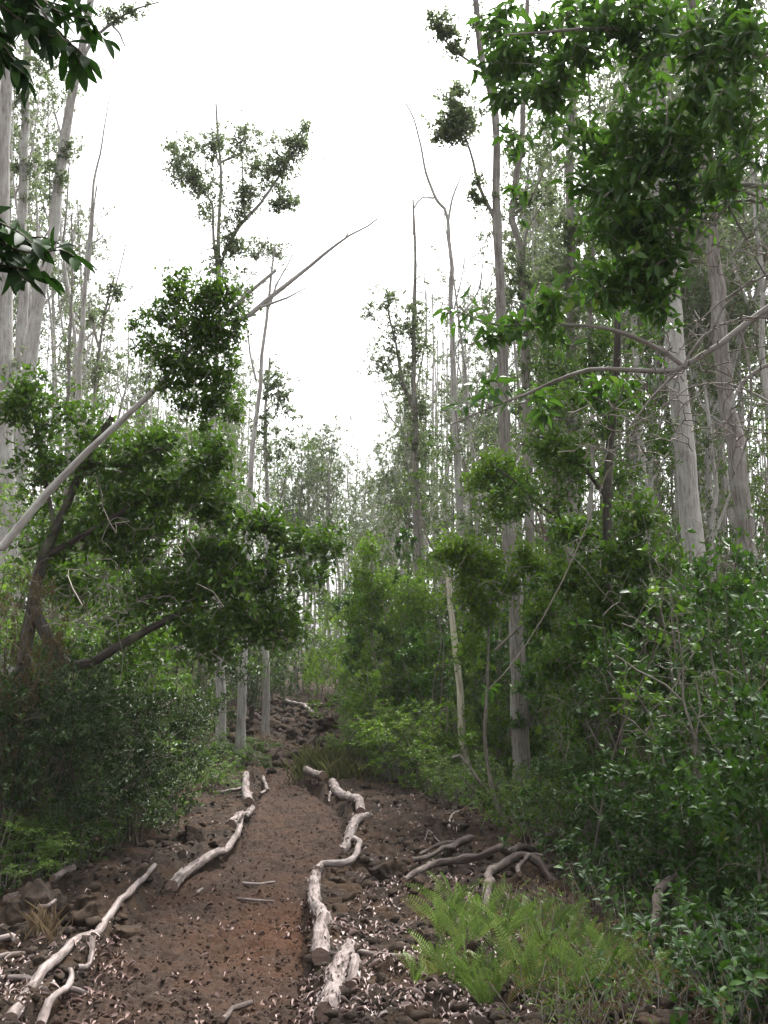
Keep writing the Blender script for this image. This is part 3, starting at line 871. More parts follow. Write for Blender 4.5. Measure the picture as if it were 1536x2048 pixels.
t = hero('dark spreading tree on the left with a sagging black limb', 8.6, [(20, 1560), (40, 1350), (75, 1160), (130, 1010), (190, 880), (225, 835)], 40, 12, 'dark_bark', 'shrub',
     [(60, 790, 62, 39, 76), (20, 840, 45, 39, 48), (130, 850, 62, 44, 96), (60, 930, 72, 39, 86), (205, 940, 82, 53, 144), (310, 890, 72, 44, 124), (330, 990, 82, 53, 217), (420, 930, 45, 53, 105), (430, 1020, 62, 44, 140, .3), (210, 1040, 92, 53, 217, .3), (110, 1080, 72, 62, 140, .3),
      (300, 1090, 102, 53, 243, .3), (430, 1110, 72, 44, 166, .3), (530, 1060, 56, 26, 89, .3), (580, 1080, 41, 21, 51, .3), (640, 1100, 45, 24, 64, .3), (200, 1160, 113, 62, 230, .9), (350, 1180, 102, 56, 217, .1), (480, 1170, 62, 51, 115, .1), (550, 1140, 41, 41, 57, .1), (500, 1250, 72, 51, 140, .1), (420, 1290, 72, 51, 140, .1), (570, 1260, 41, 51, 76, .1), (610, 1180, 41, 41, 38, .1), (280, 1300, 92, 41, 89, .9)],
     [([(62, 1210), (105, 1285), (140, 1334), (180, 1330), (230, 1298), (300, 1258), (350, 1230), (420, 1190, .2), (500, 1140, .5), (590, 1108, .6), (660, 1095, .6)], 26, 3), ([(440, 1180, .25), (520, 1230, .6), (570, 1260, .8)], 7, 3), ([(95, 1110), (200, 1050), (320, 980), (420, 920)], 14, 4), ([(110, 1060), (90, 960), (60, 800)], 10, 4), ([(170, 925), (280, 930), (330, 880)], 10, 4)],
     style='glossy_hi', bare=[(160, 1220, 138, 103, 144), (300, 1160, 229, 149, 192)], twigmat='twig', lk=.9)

# right of the trail
hero('tall furrowed grey trunk beside the trail with a round leaf ball on a side fork', 12, [(1041, 1450), (1035, 1300), (1022, 1130), (1011, 900), (1004, 700), (998, 540), (989, 420), (991, 300), (985, 200), (968, 128), (955, 40), (948, -40)], 40, 12, 'grey_bark', 'ohia',
     [(915, 235, 46, 48, 230), (890, 265, 30, 28, 60), (885, 55, 32, 32, 90), (905, 95, 30, 18, 40), (925, 180, 22, 14, 14), (960, 405, 26, 20, 24), (950, 30, 22, 40, 16), (960, 380, 22, 30, 20)],
     [([(990, 440), (968, 395), (950, 345), (938, 300), (925, 265)], 9, 4), ([(972, 140), (938, 124), (902, 100), (882, 66)], 7, 3)], ground=(1046, 1606), sides=18, rough=.2, power=.62, bare=[(900, 80, 50, 50, 20)])
hero('thin bare forked tree curving left at its tip in the middle of the sky', 16, [(932, 1420), (926, 1240), (920, 1040), (912, 850), (904, 620), (896, 440), (872, 400), (852, 345), (841, 292), (828, 238), (812, 208)], 24, 3, 'pale_bark', None,
     limbs=[([(897, 440), (904, 395), (916, 365), (926, 338)], 6, 2), ([(868, 396), (846, 394), (830, 418), (826, 470)], 4, 2), ([(908, 620), (924, 560), (930, 515)], 4, 2)], bare=[(870, 350, 50, 80, 30), (905, 600, 40, 120, 30)], ground=(936, 1506))
hero('slim leafy tree standing out to the left of the right hand trees', 21, [(840, 1300), (836, 1150), (832, 1000), (830, 850), (826, 700), (830, 560), (829, 470), (826, 400)], 22, 4, 'grey_bark', 'ohia',
     [(735, 620, 24, 24, 30), (775, 600, 35, 32, 80), (800, 650, 40, 45, 120), (760, 700, 35, 30, 60), (742, 735, 22, 30, 30), (830, 640, 28, 60, 110), (800, 740, 40, 40, 110), (850, 700, 28, 40, 60), (835, 820, 32, 45, 120), (845, 900, 32, 40, 90), (815, 880, 28, 50, 60), (830, 980, 40, 50, 70)],
     [([(832, 830), (805, 760), (790, 680), (775, 610)], 9, 3), ([(812, 780), (770, 730), (742, 720)], 5, 2)], bare=[(815, 480, 40, 80, 40), (825, 950, 45, 120, 140), (830, 1080, 60, 90, 120)])
hero('cream coloured dead snag standing upright in the green bushes', 13.2, [(928, 1500), (921, 1400), (914, 1320), (907, 1240), (902, 1200), (897, 1152)], 17, 10, 'snag', None, sides=10)
hero('forked tree with leaf tufts just right of the tall furrowed trunk', 16, [(1064, 1350), (1060, 1000), (1053, 760), (1046, 600), (1038, 480), (1024, 440), (1030, 380), (1045, 260), (1050, 120), (1055, 0)], 24, 10, 'grey_bark', 'ohia',
     [(1030, 290, 26, 32, 60), (1034, 390, 26, 24, 45), (1060, 555, 60, 50, 150), (1085, 400, 45, 40, 80), (1040, 640, 45, 40, 90), (1075, 700, 40, 50, 90), (1050, 780, 40, 60, 90), (1020, 580, 30, 40, 40)],
     [([(1042, 560), (1052, 470), (1085, 410)], 8, 3), ([(1028, 430), (1060, 400), (1095, 330)], 6, 3)], bare=[(1060, 500, 70, 120, 60)])
hero('trunk clothed from top to bottom in small brownish leaves right of the sky gap', 15, [(1148, 1250), (1145, 1000), (1143, 750), (1140, 500), (1142, 300), (1150, 100), (1158, -60)], 28, 14, 'grey_bark', 'ohia',
     [(1090, 300, 50, 50, 70), (1200, 480, 40, 50, 70), (1100, 950, 50, 50, 80), (1135, 470, 40, 45, 120), (1120, 545, 45, 40, 120), (1150, 610, 45, 45, 120), (1120, 680, 45, 45, 110), (1150, 760, 50, 50, 120), (1125, 840, 45, 50, 110), (1165, 900, 50, 45, 100), (1180, 560, 35, 50, 70), (1170, 400, 40, 50, 60), (1110, 200, 50, 60, 60), (1170, 250, 40, 60, 60), (1140, 60, 60, 60, 90)], bare=[(1145, 500, 60, 250, 80)])
hero('dark slender trunk in front of the pale right hand trunks', 10.5, [(1224, 1350), (1220, 1200), (1216, 1050), (1216, 930), (1226, 800), (1236, 690), (1242, 560), (1250, 420), (1262, 260)], 26, 10, 'dark_bark', 'shrub',
     [(1160, 800, 45, 26, 60), (1230, 790, 50, 26, 60), (1090, 830, 40, 35, 55), (1080, 900, 35, 40, 60), (1150, 900, 55, 40, 80), (1130, 960, 55, 35, 60), (1200, 860, 40, 30, 30), (1060, 1010, 50, 40, 60), (1010, 960, 50, 40, 60, .5), (1110, 1020, 40, 40, 40)],
     [([(1216, 1000), (1160, 930), (1100, 880), (1060, 870)], 10, 4), ([(1222, 850), (1190, 810), (1150, 800)], 8, 3), ([(1217, 1080), (1120, 1040), (1020, 960), (985, 930)], 9, 3)], style='glossy_hi', lk=.8, bare=[(1180, 850, 120, 120, 50)])
hero('bright green young tree in the centre of the picture above the middle bushes', 16, [(752, 1420), (748, 1300), (742, 1180), (744, 1090)], 9, 3, 'twig', 'fresh',
     [(742, 1100, 30, 34, 90), (722, 1160, 34, 34, 80), (765, 1170, 34, 36, 90), (740, 1230, 50, 44, 120), (790, 1210, 44, 40, 110), (700, 1240, 30, 36, 60), (830, 1180, 44, 36, 100), (850, 1240, 44, 44, 110), (800, 1290, 60, 44, 130), (730, 1320, 44, 44, 80), (840, 1340, 50, 44, 90)],
     [([(750, 1380), (790, 1280), (825, 1200)], 6, 2)], style='glossy', sides=7, nm=.8)
hero('spreading fresh green young tree partly hiding the tall furrowed trunk', 11.3, [(975, 1520), (972, 1400), (978, 1250), (985, 1130), (1000, 1020), (1005, 950)], 8, 3, 'twig', 'fresh',
     [(955, 965, 36, 24, 60), (1000, 935, 40, 26, 70), (1045, 965, 36, 26, 60), (1010, 1010, 44, 26, 60), (925, 1095, 40, 34, 90), (890, 1120, 26, 26, 40), (960, 1130, 36, 30, 70), (925, 1175, 40, 36, 90), (965, 1215, 44, 34, 80), (1010, 1170, 36, 32, 60), (1065, 1120, 44, 34, 80), (1105, 1170, 44, 34, 80), (1075, 1220, 40, 34, 50), (940, 1290, 36, 34, 50), (1120, 1270, 40, 34, 50)],
     [([(990, 1250), (950, 1190), (915, 1120), (890, 1100)], 7, 2), ([(988, 1200), (1040, 1150), (1090, 1130)], 7, 2), ([(992, 1300), (1060, 1240), (1120, 1220)], 6, 2)], style='glossy', sides=8, nm=1.2, bare=[(1000, 1120, 110, 120, 50)])
hero('dark leafy small tree right of the dark slender trunk with many pale twigs', 9.2, [(1300, 1560), (1296, 1400), (1284, 1250), (1270, 1120), (1276, 1000)], 14, 4, 'twig', 'shrub',
     [(1150, 1060, 44, 34, 60), (1200, 1110, 50, 40, 80), (1275, 1040, 50, 34, 70), (1250, 1130, 50, 36, 80), (1150, 1170, 44, 36, 70), (1320, 1130, 44, 40, 60), (1230, 1200, 50, 40, 90), (1170, 1270, 50, 40, 80), (1290, 1240, 54, 40, 90), (1350, 1220, 40, 36, 60), (1230, 1300, 54, 44, 80), (1110, 1330, 44, 36, 60), (1340, 1310, 44, 40, 60)],
     [([(1290, 1330), (1220, 1240), (1150, 1160), (1130, 1090)], 8, 2), ([(1285, 1260), (1330, 1180), (1350, 1120)], 6, 2), ([(1294, 1420), (1200, 1360), (1110, 1330)], 6, 2)], style='glossy_hi', sides=8, nm=1.15, bare=[(1250, 1200, 150, 150, 110)], twigmat='twig')
hero('leafy slender tree between the forked tree and the dark slender trunk, hung with vines', 12.4, [(1180, 1450), (1184, 1250), (1178, 1050), (1186, 850), (1180, 650), (1188, 480), (1182, 300), (1176, 120)], 13, 5, 'grey_bark', 'shrub',
     [(1180, 300, 40, 40, 40), (1200, 380, 44, 36, 40), (1170, 450, 40, 36, 50), (1200, 520, 40, 40, 50), (1165, 600, 44, 40, 60), (1200, 670, 40, 40, 60), (1100, 620, 30, 26, 30), (1170, 740, 44, 40, 60), (1210, 730, 40, 36, 40), (1090, 720, 40, 36, 40), (1300, 700, 40, 30, 30), (1290, 800, 44, 40, 50), (1330, 900, 44, 40, 50), (1250, 950, 44, 40, 60), (1100, 780, 40, 36, 40), (1150, 180, 44, 50, 50)],
     [([(1182, 800), (1140, 740), (1095, 700)], 6, 2), ([(1182, 950), (1250, 880), (1310, 820)], 6, 2)], style='glossy', nm=1.1, bare=[(1180, 700, 90, 300, 120)])
hero('thick smooth pale trunk, the brightest on the right', 13, [(1408, 1400), (1396, 1200), (1386, 1060), (1371, 920), (1359, 780), (1349, 660), (1340, 560), (1326, 420), (1312, 250), (1300, 60), (1290, -120)], 50, 26, 'pale_bark', 'ohia',
     [(1280, 0, 100, 80, 120), (1340, 150, 60, 60, 60), (1300, 320, 50, 50, 40)], sides=16)
hero('scaly grey trunk nearest the right edge of the frame', 13.5, [(1525, 1400), (1506, 1190), (1490, 1040), (1474, 930), (1460, 830), (1441, 690), (1430, 560), (1418, 400), (1402, 200), (1388, 0), (1380, -100)], 44, 20, 'grey_bark', 'ohia',
     [(1400, 250, 60, 80, 60), (1370, 50, 80, 80, 90), (1450, 480, 50, 50, 30)], sides=16, rough=.18)
hero('broken reddish trunk with splintered stubs rising from the bushes', 13.8, [(1096, 1400), (1098, 1250), (1104, 1130), (1108, 1060), (1112, 1000), (1114, 955)], 30, 12, 'red_bark', 'ohia',
     [(1060, 880, 40, 40, 40), (1130, 900, 40, 40, 40)], [([(1098, 1090), (1082, 1050), (1070, 1010)], 9, 3), ([(1096, 1085), (1075, 1062), (1062, 1040)], 8, 3), ([(1112, 1000), (1120, 930), (1118, 860)], 8, 3)])
hero('smooth grey trunk between the dark trunk and the brightest pale trunk', 17, [(1300, 1250), (1294, 1080), (1284, 930), (1276, 760), (1262, 560), (1256, 380), (1250, 150)], 20, 8, 'pale_bark', 'ohia',
     [(1230, 480, 50, 60, 60), (1290, 620, 50, 50, 50), (1250, 250, 60, 80, 90)], [([(1290, 1010), (1312, 950), (1335, 900)], 8, 4)], bare=[(1280, 800, 60, 120, 50)])
hero('crooked pale double stem between the two thick right hand trunks', 15, [(1432, 1200), (1424, 1060), (1432, 980), (1420, 880), (1408, 760)], 16, 6, 'pale_bark', 'ohia', [(1420, 720, 40, 50, 40), (1430, 860, 40, 40, 25)], [([(1426, 1080), (1446, 1030), (1462, 985)], 9, 5)], bare=[(1430, 850, 60, 120, 50)])
hero('dead branchy snag fallen against the bank below the furrowed trunk', 11, [(1020, 1628), (985, 1595), (960, 1568), (938, 1536), (916, 1510), (904, 1516)], 11, 4, 'dead', None,
     limbs=[([(998, 1605), (990, 1585), (1000, 1565), (1012, 1555)], 6, 3), ([(950, 1585), (930, 1565), (918, 1550)], 6, 3)], ground=(1022, 1632), name='dead_branch', cat='branch', sides=8, flare=0, wob=.006)

# the big-leaved tree leaning in from the right, close to the camera; its trunk stands just outside the frame
hero('broad leaved tree reaching in from the upper right close to the camera', 6.6, [(1840, 1500), (1800, 1100), (1770, 750), (1740, 420), (1720, 100), (1700, -200)], 70, 40, 'grey_bark', 'broad',
     [(1010, 60, 55, 49, 30, 1.2), (1090, 60, 60, 55, 34, 1), (1050, 130, 66, 49, 41, .8), (1000, 150, 38, 44, 19, 1), (1010, 205, 38, 24, 17, .6), (1100, 190, 66, 55, 41, .5), (1190, 110, 77, 77, 49, .2), (1240, 30, 77, 55, 34), (1170, 20, 66, 44, 26, .6), (1330, 60, 77, 66, 41), (1430, 50, 88, 66, 49, -.3), (1500, 80, 55, 77, 41, -.6), (1410, 140, 77, 66, 41, -.3),
      (1290, 150, 66, 66, 30, .3), (1270, 250, 77, 60, 49), (1170, 290, 60, 44, 30, .4), (1390, 240, 88, 66, 49, -.3), (1480, 200, 66, 77, 38, -.6), (1290, 340, 82, 60, 53), (1400, 330, 77, 66, 41, -.2), (1180, 390, 49, 55, 34, .3), (1220, 440, 66, 55, 41), (1300, 430, 77, 55, 45), (1400, 420, 66, 44, 26), (1500, 320, 55, 66, 30, -.5),
      (1270, 520, 71, 55, 49), (1340, 520, 66, 49, 34), (1290, 600, 55, 44, 34), (1200, 545, 44, 44, 8), (1030, 290, 26, 33, 7, .8), (1032, 390, 26, 22, 5, .8), (1210, 600, 55, 33, 17), (1340, 590, 44, 33, 8),
      (912, 612, 28, 15, 4, .2), (960, 640, 17, 13, 3, .2), (980, 690, 39, 26, 7), (1040, 645, 44, 26, 8), (1095, 620, 49, 38, 19), (1150, 690, 49, 27, 6), (948, 800, 24, 28, 5), (1000, 760, 26, 17, 4), (1100, 830, 44, 44, 8, .4), (1200, 800, 55, 27, 17, .3), (1260, 800, 33, 22, 4, .3), (960, 1400, 19, 15, 2, 2)],
     [([(1770, 560), (1640, 590), (1540, 614), (1480, 658), (1440, 692), (1395, 722), (1352, 745), (1270, 742), (1180, 738), (1110, 762), (1050, 792), (980, 820), (900, 850)], 19, 3), ([(1372, 736), (1330, 705), (1250, 668), (1180, 650), (1090, 648), (1000, 655), (950, 640), (915, 612)], 12, 3),
      ([(1740, 330), (1620, 350), (1530, 372), (1450, 368), (1390, 410), (1360, 470), (1300, 560)], 18, 4), ([(1725, 150), (1600, 130), (1500, 110), (1380, 70), (1250, 60), (1120, 60), (1010, 70)], 18, 4), ([(1760, 640), (1640, 700), (1560, 720), (1490, 760), (1450, 860), (1430, 950)], 14, 3), ([(1735, 260), (1600, 240), (1450, 260), (1330, 300), (1200, 400)], 16, 4),
      ([(1352, 745), (1300, 800), (1262, 850), (1240, 880)], 8, 2), ([(1760, 480), (1650, 460), (1536, 395), (1440, 375), (1360, 380), (1290, 450)], 12, 3), ([(1440, 370), (1490, 480), (1536, 560)], 6, 3), ([(1740, 480), (1600, 430), (1500, 400), (1420, 420), (1380, 500), (1368, 600)], 9, 2), ([(1760, 720), (1560, 640), (1450, 650), (1380, 710), (1335, 800), (1310, 880)], 9, 2), ([(1770, 940), (1620, 860), (1540, 800), (1460, 765), (1380, 775), (1300, 835)], 8, 2), ([(1750, 600), (1580, 545), (1480, 575), (1400, 640), (1350, 720)], 8, 2), ([(1735, 290), (1600, 300), (1500, 350), (1420, 450), (1300, 540), (1200, 560)], 9, 2), ([(1480, 660), (1500, 760), (1490, 880), (1450, 980)], 6, 2), ([(1410, 712), (1440, 620), (1500, 560), (1560, 480)], 6, 2)],
     style='broad', nm=.72, r_tip=.005, bare=[(1400, 620, 130, 130, 90), (1330, 760, 140, 90, 80), (1450, 800, 90, 140, 80), (1440, 480, 121, 88, 95), (1280, 880, 132, 77, 95), (1380, 380, 176, 99, 76)], step=.16, twigmat='twig', wob=.02)
# boughs of a tree standing just left of the camera, its leaves in pairs along drooping twigs
def left_bough():
    d = 2.5
    t = Plant('tree', (-1.75, d - .2, float(gbase(-1.75, d - .2))), 'near tree whose dark leafy twigs hang in from the top left corner', 'tree')
    x = -1.75
    t.limb([A(x, d - .2, -.15), A(x - .03, d - .2, 1.2), A(x + .02, d - .15, 2.6), A(x - .04, d - .1, 4.2)], .085, .05, sides=14, step=.12, rough=.12, wob=.012, flare=.3)
    def pairs(P, L, n):
        P = spline(P, .02); k = len(P)
        limb(t.twig, P, .006, .002, 5, .05, .1)
        n = int(n * 1.7); L = L * 1.0; i = np.linspace(k * .3, k - 1, n).astype(int)
        T = unit(np.gradient(P, axis=0))[i]
        for sgn in (-1, 1):
            o = np.cross(T, A(0, 0, 1)) * sgn
            ax = o * .6 + T * .5 + A(0, 0, -.3) + rng.normal(0, .45, (n, 3))
            leaves(t.crown, P[i] + rng.normal(0, .004, (n, 3)), ax, A(0, -.7, .8) + rng.normal(0, .5, (n, 3)), L * (.75 + .4 * rng.random(n)), L * .34, 2, .22, .1)
        leaves(t.crown, P[-1:], T[-1:] + A(0, 0, -.2), A(0, 0, 1) + rng.normal(0, .3, (1, 3)), L, L * .34, 2)
    for (tw, L, n) in (([(-330, -60), (-150, -60), (0, 10), (60, 60), (130, 80), (170, 115)], .085, 10), ([(-200, -70), (-60, 0), (0, 80), (40, 140), (52, 160)], .075, 9), ([(-160, -80), (40, -30), (110, 20), (180, 45), (205, 75)], .075, 8),
                       ([(-200, -90), (0, -60), (60, -10), (110, 60), (150, 105), (160, 130)], .085, 8), ([(-220, -20), (-80, 40), (-10, 90), (20, 130)], .075, 7), ([(-100, -60), (30, -20), (70, 30), (90, 90)], .08, 7), ([(-100, -100), (120, -50), (150, 0), (170, 30)], .075, 6),
                       ([(-330, 420), (-150, 440), (-20, 480), (60, 505), (120, 500), (148, 512)], .08, 10), ([(-250, 440), (-80, 440), (0, 470), (30, 540), (52, 560)], .08, 9), ([(-250, 480), (-100, 500), (0, 530), (60, 540), (85, 555)], .08, 8), ([(-200, 420), (-60, 430), (20, 455), (70, 490)], .08, 7)):
        pairs(px_pts(tw, d), L, n)
        pairs(px_pts([(a - 30, b - 26 + 10 * rng.normal(), .12) for a, b in tw], d), L, n)
    for q in ([(-620, -60), (-460, -90), (-330, -60), (-160, -80)], [(-610, 500), (-470, 430), (-330, 420), (-200, 430)]):
        t.limb(px_pts(q, d), .03, .008, M['dark_bark'], 'branch', sides=8, step=.06, wob=.004)
    t.finish(M['grey_bark'], M['bough'], twigmat=M['dark_twig'])


left_bough()

# ------------------------------------------------------------------ the woodland behind: a few kinds, copied
def bg_proto(H, r, ncl, ntw, leafy, seed):
    t = Plant('tree', (0, 0, 0), None, 'tree')
    nseg = 7
    z = np.linspace(0, H, nseg)
    dx = np.cumsum(rng.normal(0, .27, nseg)); dy = np.cumsum(rng.normal(0, .27, nseg))
    P = np.stack([dx - dx[0], dy - dy[0], z - .15], 1)
    P = t.limb(P, r, r * .16, sides=7, step=.45, wob=.03, flare=.3)
    T = []
    for q in range(3):
        i = int(len(P) * rng.uniform(.45, .8)); a = rng.random() * 6.28; L = rng.uniform(1.0, 2.2)
        o = A(cos(a), sin(a), 0)
        t.limb([P[i], P[i] + o * L * .4 + A(0, 0, L * .5), P[i] + o * L * .6 + A(0, 0, L * 1.4)], r * .35, r * .1, M['pale_bark'], 'branch', sides=5, step=.35, wob=.03)
    N = np.concatenate(t.nodes)
    hi = N[N[:, 2] > H * (.45 if leafy else .3)]
    for q in range(ncl):
        c = hi[rng.integers(len(hi))] + rng.normal(0, .35, 3)
        T.append(cloud(c, (.85, .85, .7), int(30 * leafy) + 4, sub=14))
    nl = sum(map(len, T))
    B = N[N[:, 2] > H * .2]
    T.append(B[rng.integers(len(B), size=ntw)] + rng.normal(0, .5, (ntw, 3)) + A(0, 0, .3))
    T = np.concatenate(T)
    e = t.branches(T, .006, step=.4)
    if leafy: rosettes(t.crown, T[:nl], e[:nl], k=9, L=.085, W=.055, along=.2, splay=1.1)
    t.finish(M['pale_bark'], M['ohia'])
    return t.e


PROTO = [bg_proto(14, .11, 20, 90, 1, 0), bg_proto(14, .10, 15, 100, 1, 1), bg_proto(14, .12, 27, 80, 1.2, 2), bg_proto(14, .09, 12, 130, .8, 3), bg_proto(14, .10, 0, 220, 0, 4), bg_proto(14, .12, 34, 90, 1.2, 5)]
def under_proto(leaf, n):
    t = Plant('understory_tree', (0, 0, 0), None, 'tree')
    for q in range(4):
        a = rng.random() * 6.28; o = A(cos(a), sin(a), 0); L = rng.uniform(.5, 1.5); h = rng.uniform(4.5, 6.6)
        t.limb([A(0, 0, -.1) + o * .05, o * L * .3 + A(0, 0, h * .4) + rng.normal(0, .15, 3), o * L * .6 + A(0, 0, h * .7) + rng.normal(0, .15, 3), o * L + A(0, 0, h)], .045, .012, sides=6, step=.3, wob=.03)
    N = np.concatenate(t.nodes); N = N[N[:, 2] > 1.6]
    T = np.concatenate([cloud(N[rng.integers(len(N))] + rng.normal(0, .4, 3), (.7, .7, .5), n, sub=4) for q in range(26)])
    B = N[rng.integers(len(N), size=130)] + rng.normal(0, .6, (130, 3)) + A(0, 0, .2)
    e = t.branches(np.concatenate([T, B]), .0045, step=.25)
    rosettes(t.crown, T, e[:len(T)], k=9, L=.075, W=.036, along=.18, splay=1.1)
    t.finish(M['twig'], M[leaf])
    return t.e


UNDER = [under_proto('shrub_light', 20), under_proto('shrub', 22), under_proto('ohia', 16)]
UL = ['light green', 'fresh green', 'grey green']
SKYLINE = np.array([(-300, -400), (0, -150), (110, 250), (150, 560), (240, 640), (330, 600), (480, 660), (540, 760), (590, 850), (640, 815), (700, 840), (740, 900), (790, 800), (815, 620), (850, 520), (900, 470), (980, 380), (1060, 200), (1200, 0), (1400, -150), (1800, -300)])
first = [True] * 6


def put(kind, px, d, ytop, label, group):
    p = at(px, 1341, d); g = float(gbase(p[0], p[1]))
    top = at(px, ytop, d)[2]
    H = max(4.0, top - g)
    s = (.75 + .25 * rng.random()) * min(1.1, max(.6, H / 14))
    # lean a little so that uprights lean as trees do
    copy_tree(PROTO[kind], (p[0], p[1], g), rng.random() * 6.28, (s, s, H / 14), label, group)


side = lambda px: 'left' if px < 545 else ('middle' if px < 800 else 'right')
KL = ['slim pale tree with a light crown', 'slim pale tree with a patchy crown', 'pale tree with a fuller crown', 'sparse pale tree with few leaf tufts', 'bare grey tree without leaves', 'pale tree leafy over most of its height']
WHERE = dict(left='in the woodland left of the trail', middle='in haze beyond the trail end', right='in crowded woodland right of the trail')


def wood(n, a, b, d0, d1, low, kinds):
    for q in range(n):
        px = a + (b - a) * (q + rng.random()) / n
        d = rng.uniform(d0, d1)
        y = np.interp(px, SKYLINE[:, 0], SKYLINE[:, 1]) + low * rng.random() ** 1.3 + 15
        k = int(rng.choice(kinds)); s = side(px)
        put(k, px, d, y, KL[k] + ' ' + WHERE[s], KL[k].replace('tree', 'trees', 1) + ' ' + s)


wood(10, -120, 500, 21, 40, 350, [0, 1, 2, 3, 3, 4, 4])
wood(10, 250, 560, 30, 46, 260, [0, 1, 2, 4, 5])
wood(16, 545, 800, 36, 56, 110, [0, 2, 2, 2, 5, 5])
wood(12, 560, 880, 30, 50, 260, [3, 4, 4])
wood(28, 800, 1640, 18, 44, 420, [0, 1, 2, 2, 3, 4, 5, 5])
wood(20, 900, 1620, 17, 30, 600, [1, 3, 4, 4, 4])
wood(7, -60, 260, 19, 30, 500, [4, 4, 3])
for p in PROTO:      # the six patterns themselves stand among the rest
    i = PROTO.index(p); px = (60, 640, 1500, 1180, 690, 1350)[i]; d = 33 + 3 * i
    c = at(px, 1341, d); g = float(gbase(c[0], c[1])); y = float(np.interp(px, SKYLINE[:, 0], SKYLINE[:, 1])) + 60
    p.location = (c[0], c[1], g); p.scale = (.9, .9, max(.45, (at(px, y, d)[2] - g) / 14))
    s = side(px); tag(p, KL[i] + ' ' + WHERE[s], 'tree', KL[i].replace('tree', 'trees', 1) + ' ' + s)

U0 = set()
for q, (px, d, y) in enumerate([(830, 24, 900), (960, 19, 830), (1040, 22, 760), (1120, 17, 820), (1200, 20, 740), (1290, 16, 860), (1360, 21, 720), (1440, 17, 820), (1520, 19, 760), (1560, 15, 900), (1230, 25, 640), (1000, 27, 800), (1480, 25, 620), (1340, 28, 560), (900, 30, 900), (1140, 26, 620),
                                (20, 15, 760), (110, 18, 720), (230, 16, 780), (330, 20, 800), (60, 22, 640), (400, 24, 860), (480, 26, 900), (170, 25, 660)]):
    k = q % 3; p = at(px, 1341, d); g = float(gbase(p[0], p[1])); H = at(px, y, d)[2] - g
    lab = '%s many stemmed small tree among the taller trunks %s of the trail' % (UL[k], side(px)); gr = '%s small trees %s' % (UL[k], side(px))
    sc = (H / 6.6 * .9, H / 6.6 * .9, H / 6.6)
    if k not in U0:
        U0.add(k); UNDER[k].location = (p[0], p[1], g); UNDER[k].scale = sc; tag(UNDER[k], lab, 'tree', gr)
    else: copy_tree(UNDER[k], (p[0], p[1], g), rng.random() * 6.28, sc, lab, gr)

# the far wood, one mass
def far_wood():
    tr, cr = MB(), MB()
    for q in range(230):
        d = rng.uniform(52, 112); px = rng.uniform(-250, 1800)
        lim = max(float(np.interp(px, SKYLINE[:, 0], SKYLINE[:, 1])) + 20, 830 if 540 < px < 800 else 500)
        top = at(px, lim + 190 * rng.random(), d); g = A(top[0], top[1], float(gbase(top[0], top[1])))
        top[2] = max(top[2], g[2] + 5)
        H = top[2] - g[2]
        P = np.stack([g, g + (top - g) * .5 + rng.normal(0, .25, 3), top])
        P, R = limb(tr, P, .12, .03, 5, 1.0, .1, .05)
        T = []
        for c in range(7):
            j = int(len(P) * rng.uniform(.35, 1)); T.append(cloud(P[min(j, len(P) - 1)] + rng.normal(0, .6, 3), (1.0, 1.0, .8), 16, sub=4))
        T = np.concatenate(T)
        gr, e = colonize(P, R, T, .012, step=.8)
        for k, (a, b) in gr.items(): tubes(tr, np.array(a), np.array(b), 3)
        if rng.random() < .8: rosettes(cr, T, e, k=6, L=.16, W=.11, along=.3)
    e = empty('far_wood', (0, 80, 0)); tag(e, kind='stuff')
    tr.build('trunks', M['pale_bark'], e, (0, 80, 0), True); cr.build('crowns', M['ohia'], e, (0, 80, 0))


far_wood()
# ------------------------------------------------------------------ shrubs
def shrub_proto(leaf, n, k, L, W, hi, stems=6, twig='twig', bare=.15, vis=.0, H=2.0, R=1.0, low=.08, along=.16):
    t = Plant('shrub', (0, 0, 0), None, 'shrub')
    for q in range(stems):
        a = rng.random() * 6.28; o = A(cos(a), sin(a), 0); r = R * rng.uniform(.15, .75); h = H * rng.uniform(.6, .97)
        t.limb([A(0, 0, -.1) + o * .08, o * r * .3 + A(0, 0, h * .4) + rng.normal(0, .07, 3), o * r * .8 + A(0, 0, h * .75) + rng.normal(0, .08, 3), o * r + A(0, 0, h)], .016, .005, M[twig], 'stem', sides=6, step=.16, wob=.012)
    c = []
    for q in range(int(n ** .5 * 1.1)):
        v = unit(rng.normal(size=3)); v *= rng.random() ** .4
        c.append(A(v[0] * R, v[1] * R, H * (low + (1 - low) * (.5 + .5 * v[2]))))
    c = np.array(c)
    T = c[rng.integers(len(c), size=n)] + rng.normal(0, .11, (n, 3)) * A(1, 1, 1) * R
    T[:, 2] = np.maximum(T[:, 2], .04)
    nb = int(n * bare)
    e = t.branches(np.concatenate([T, unit(rng.normal(size=(nb, 3))) * A(R, R, H * .45) * (.5 + .55 * rng.random((nb, 1))) + A(0, 0, H * .55)]), .0028, step=.14, wig=.14)
    rosettes(t.crown, T, e[:n], k=k, L=L, W=W, hi=hi, along=along, flat=.9)
    t.finish(M[twig], M[leaf], names=('stem', 'foliage'))
    t.e['dims'] = (H, R)
    return t.e


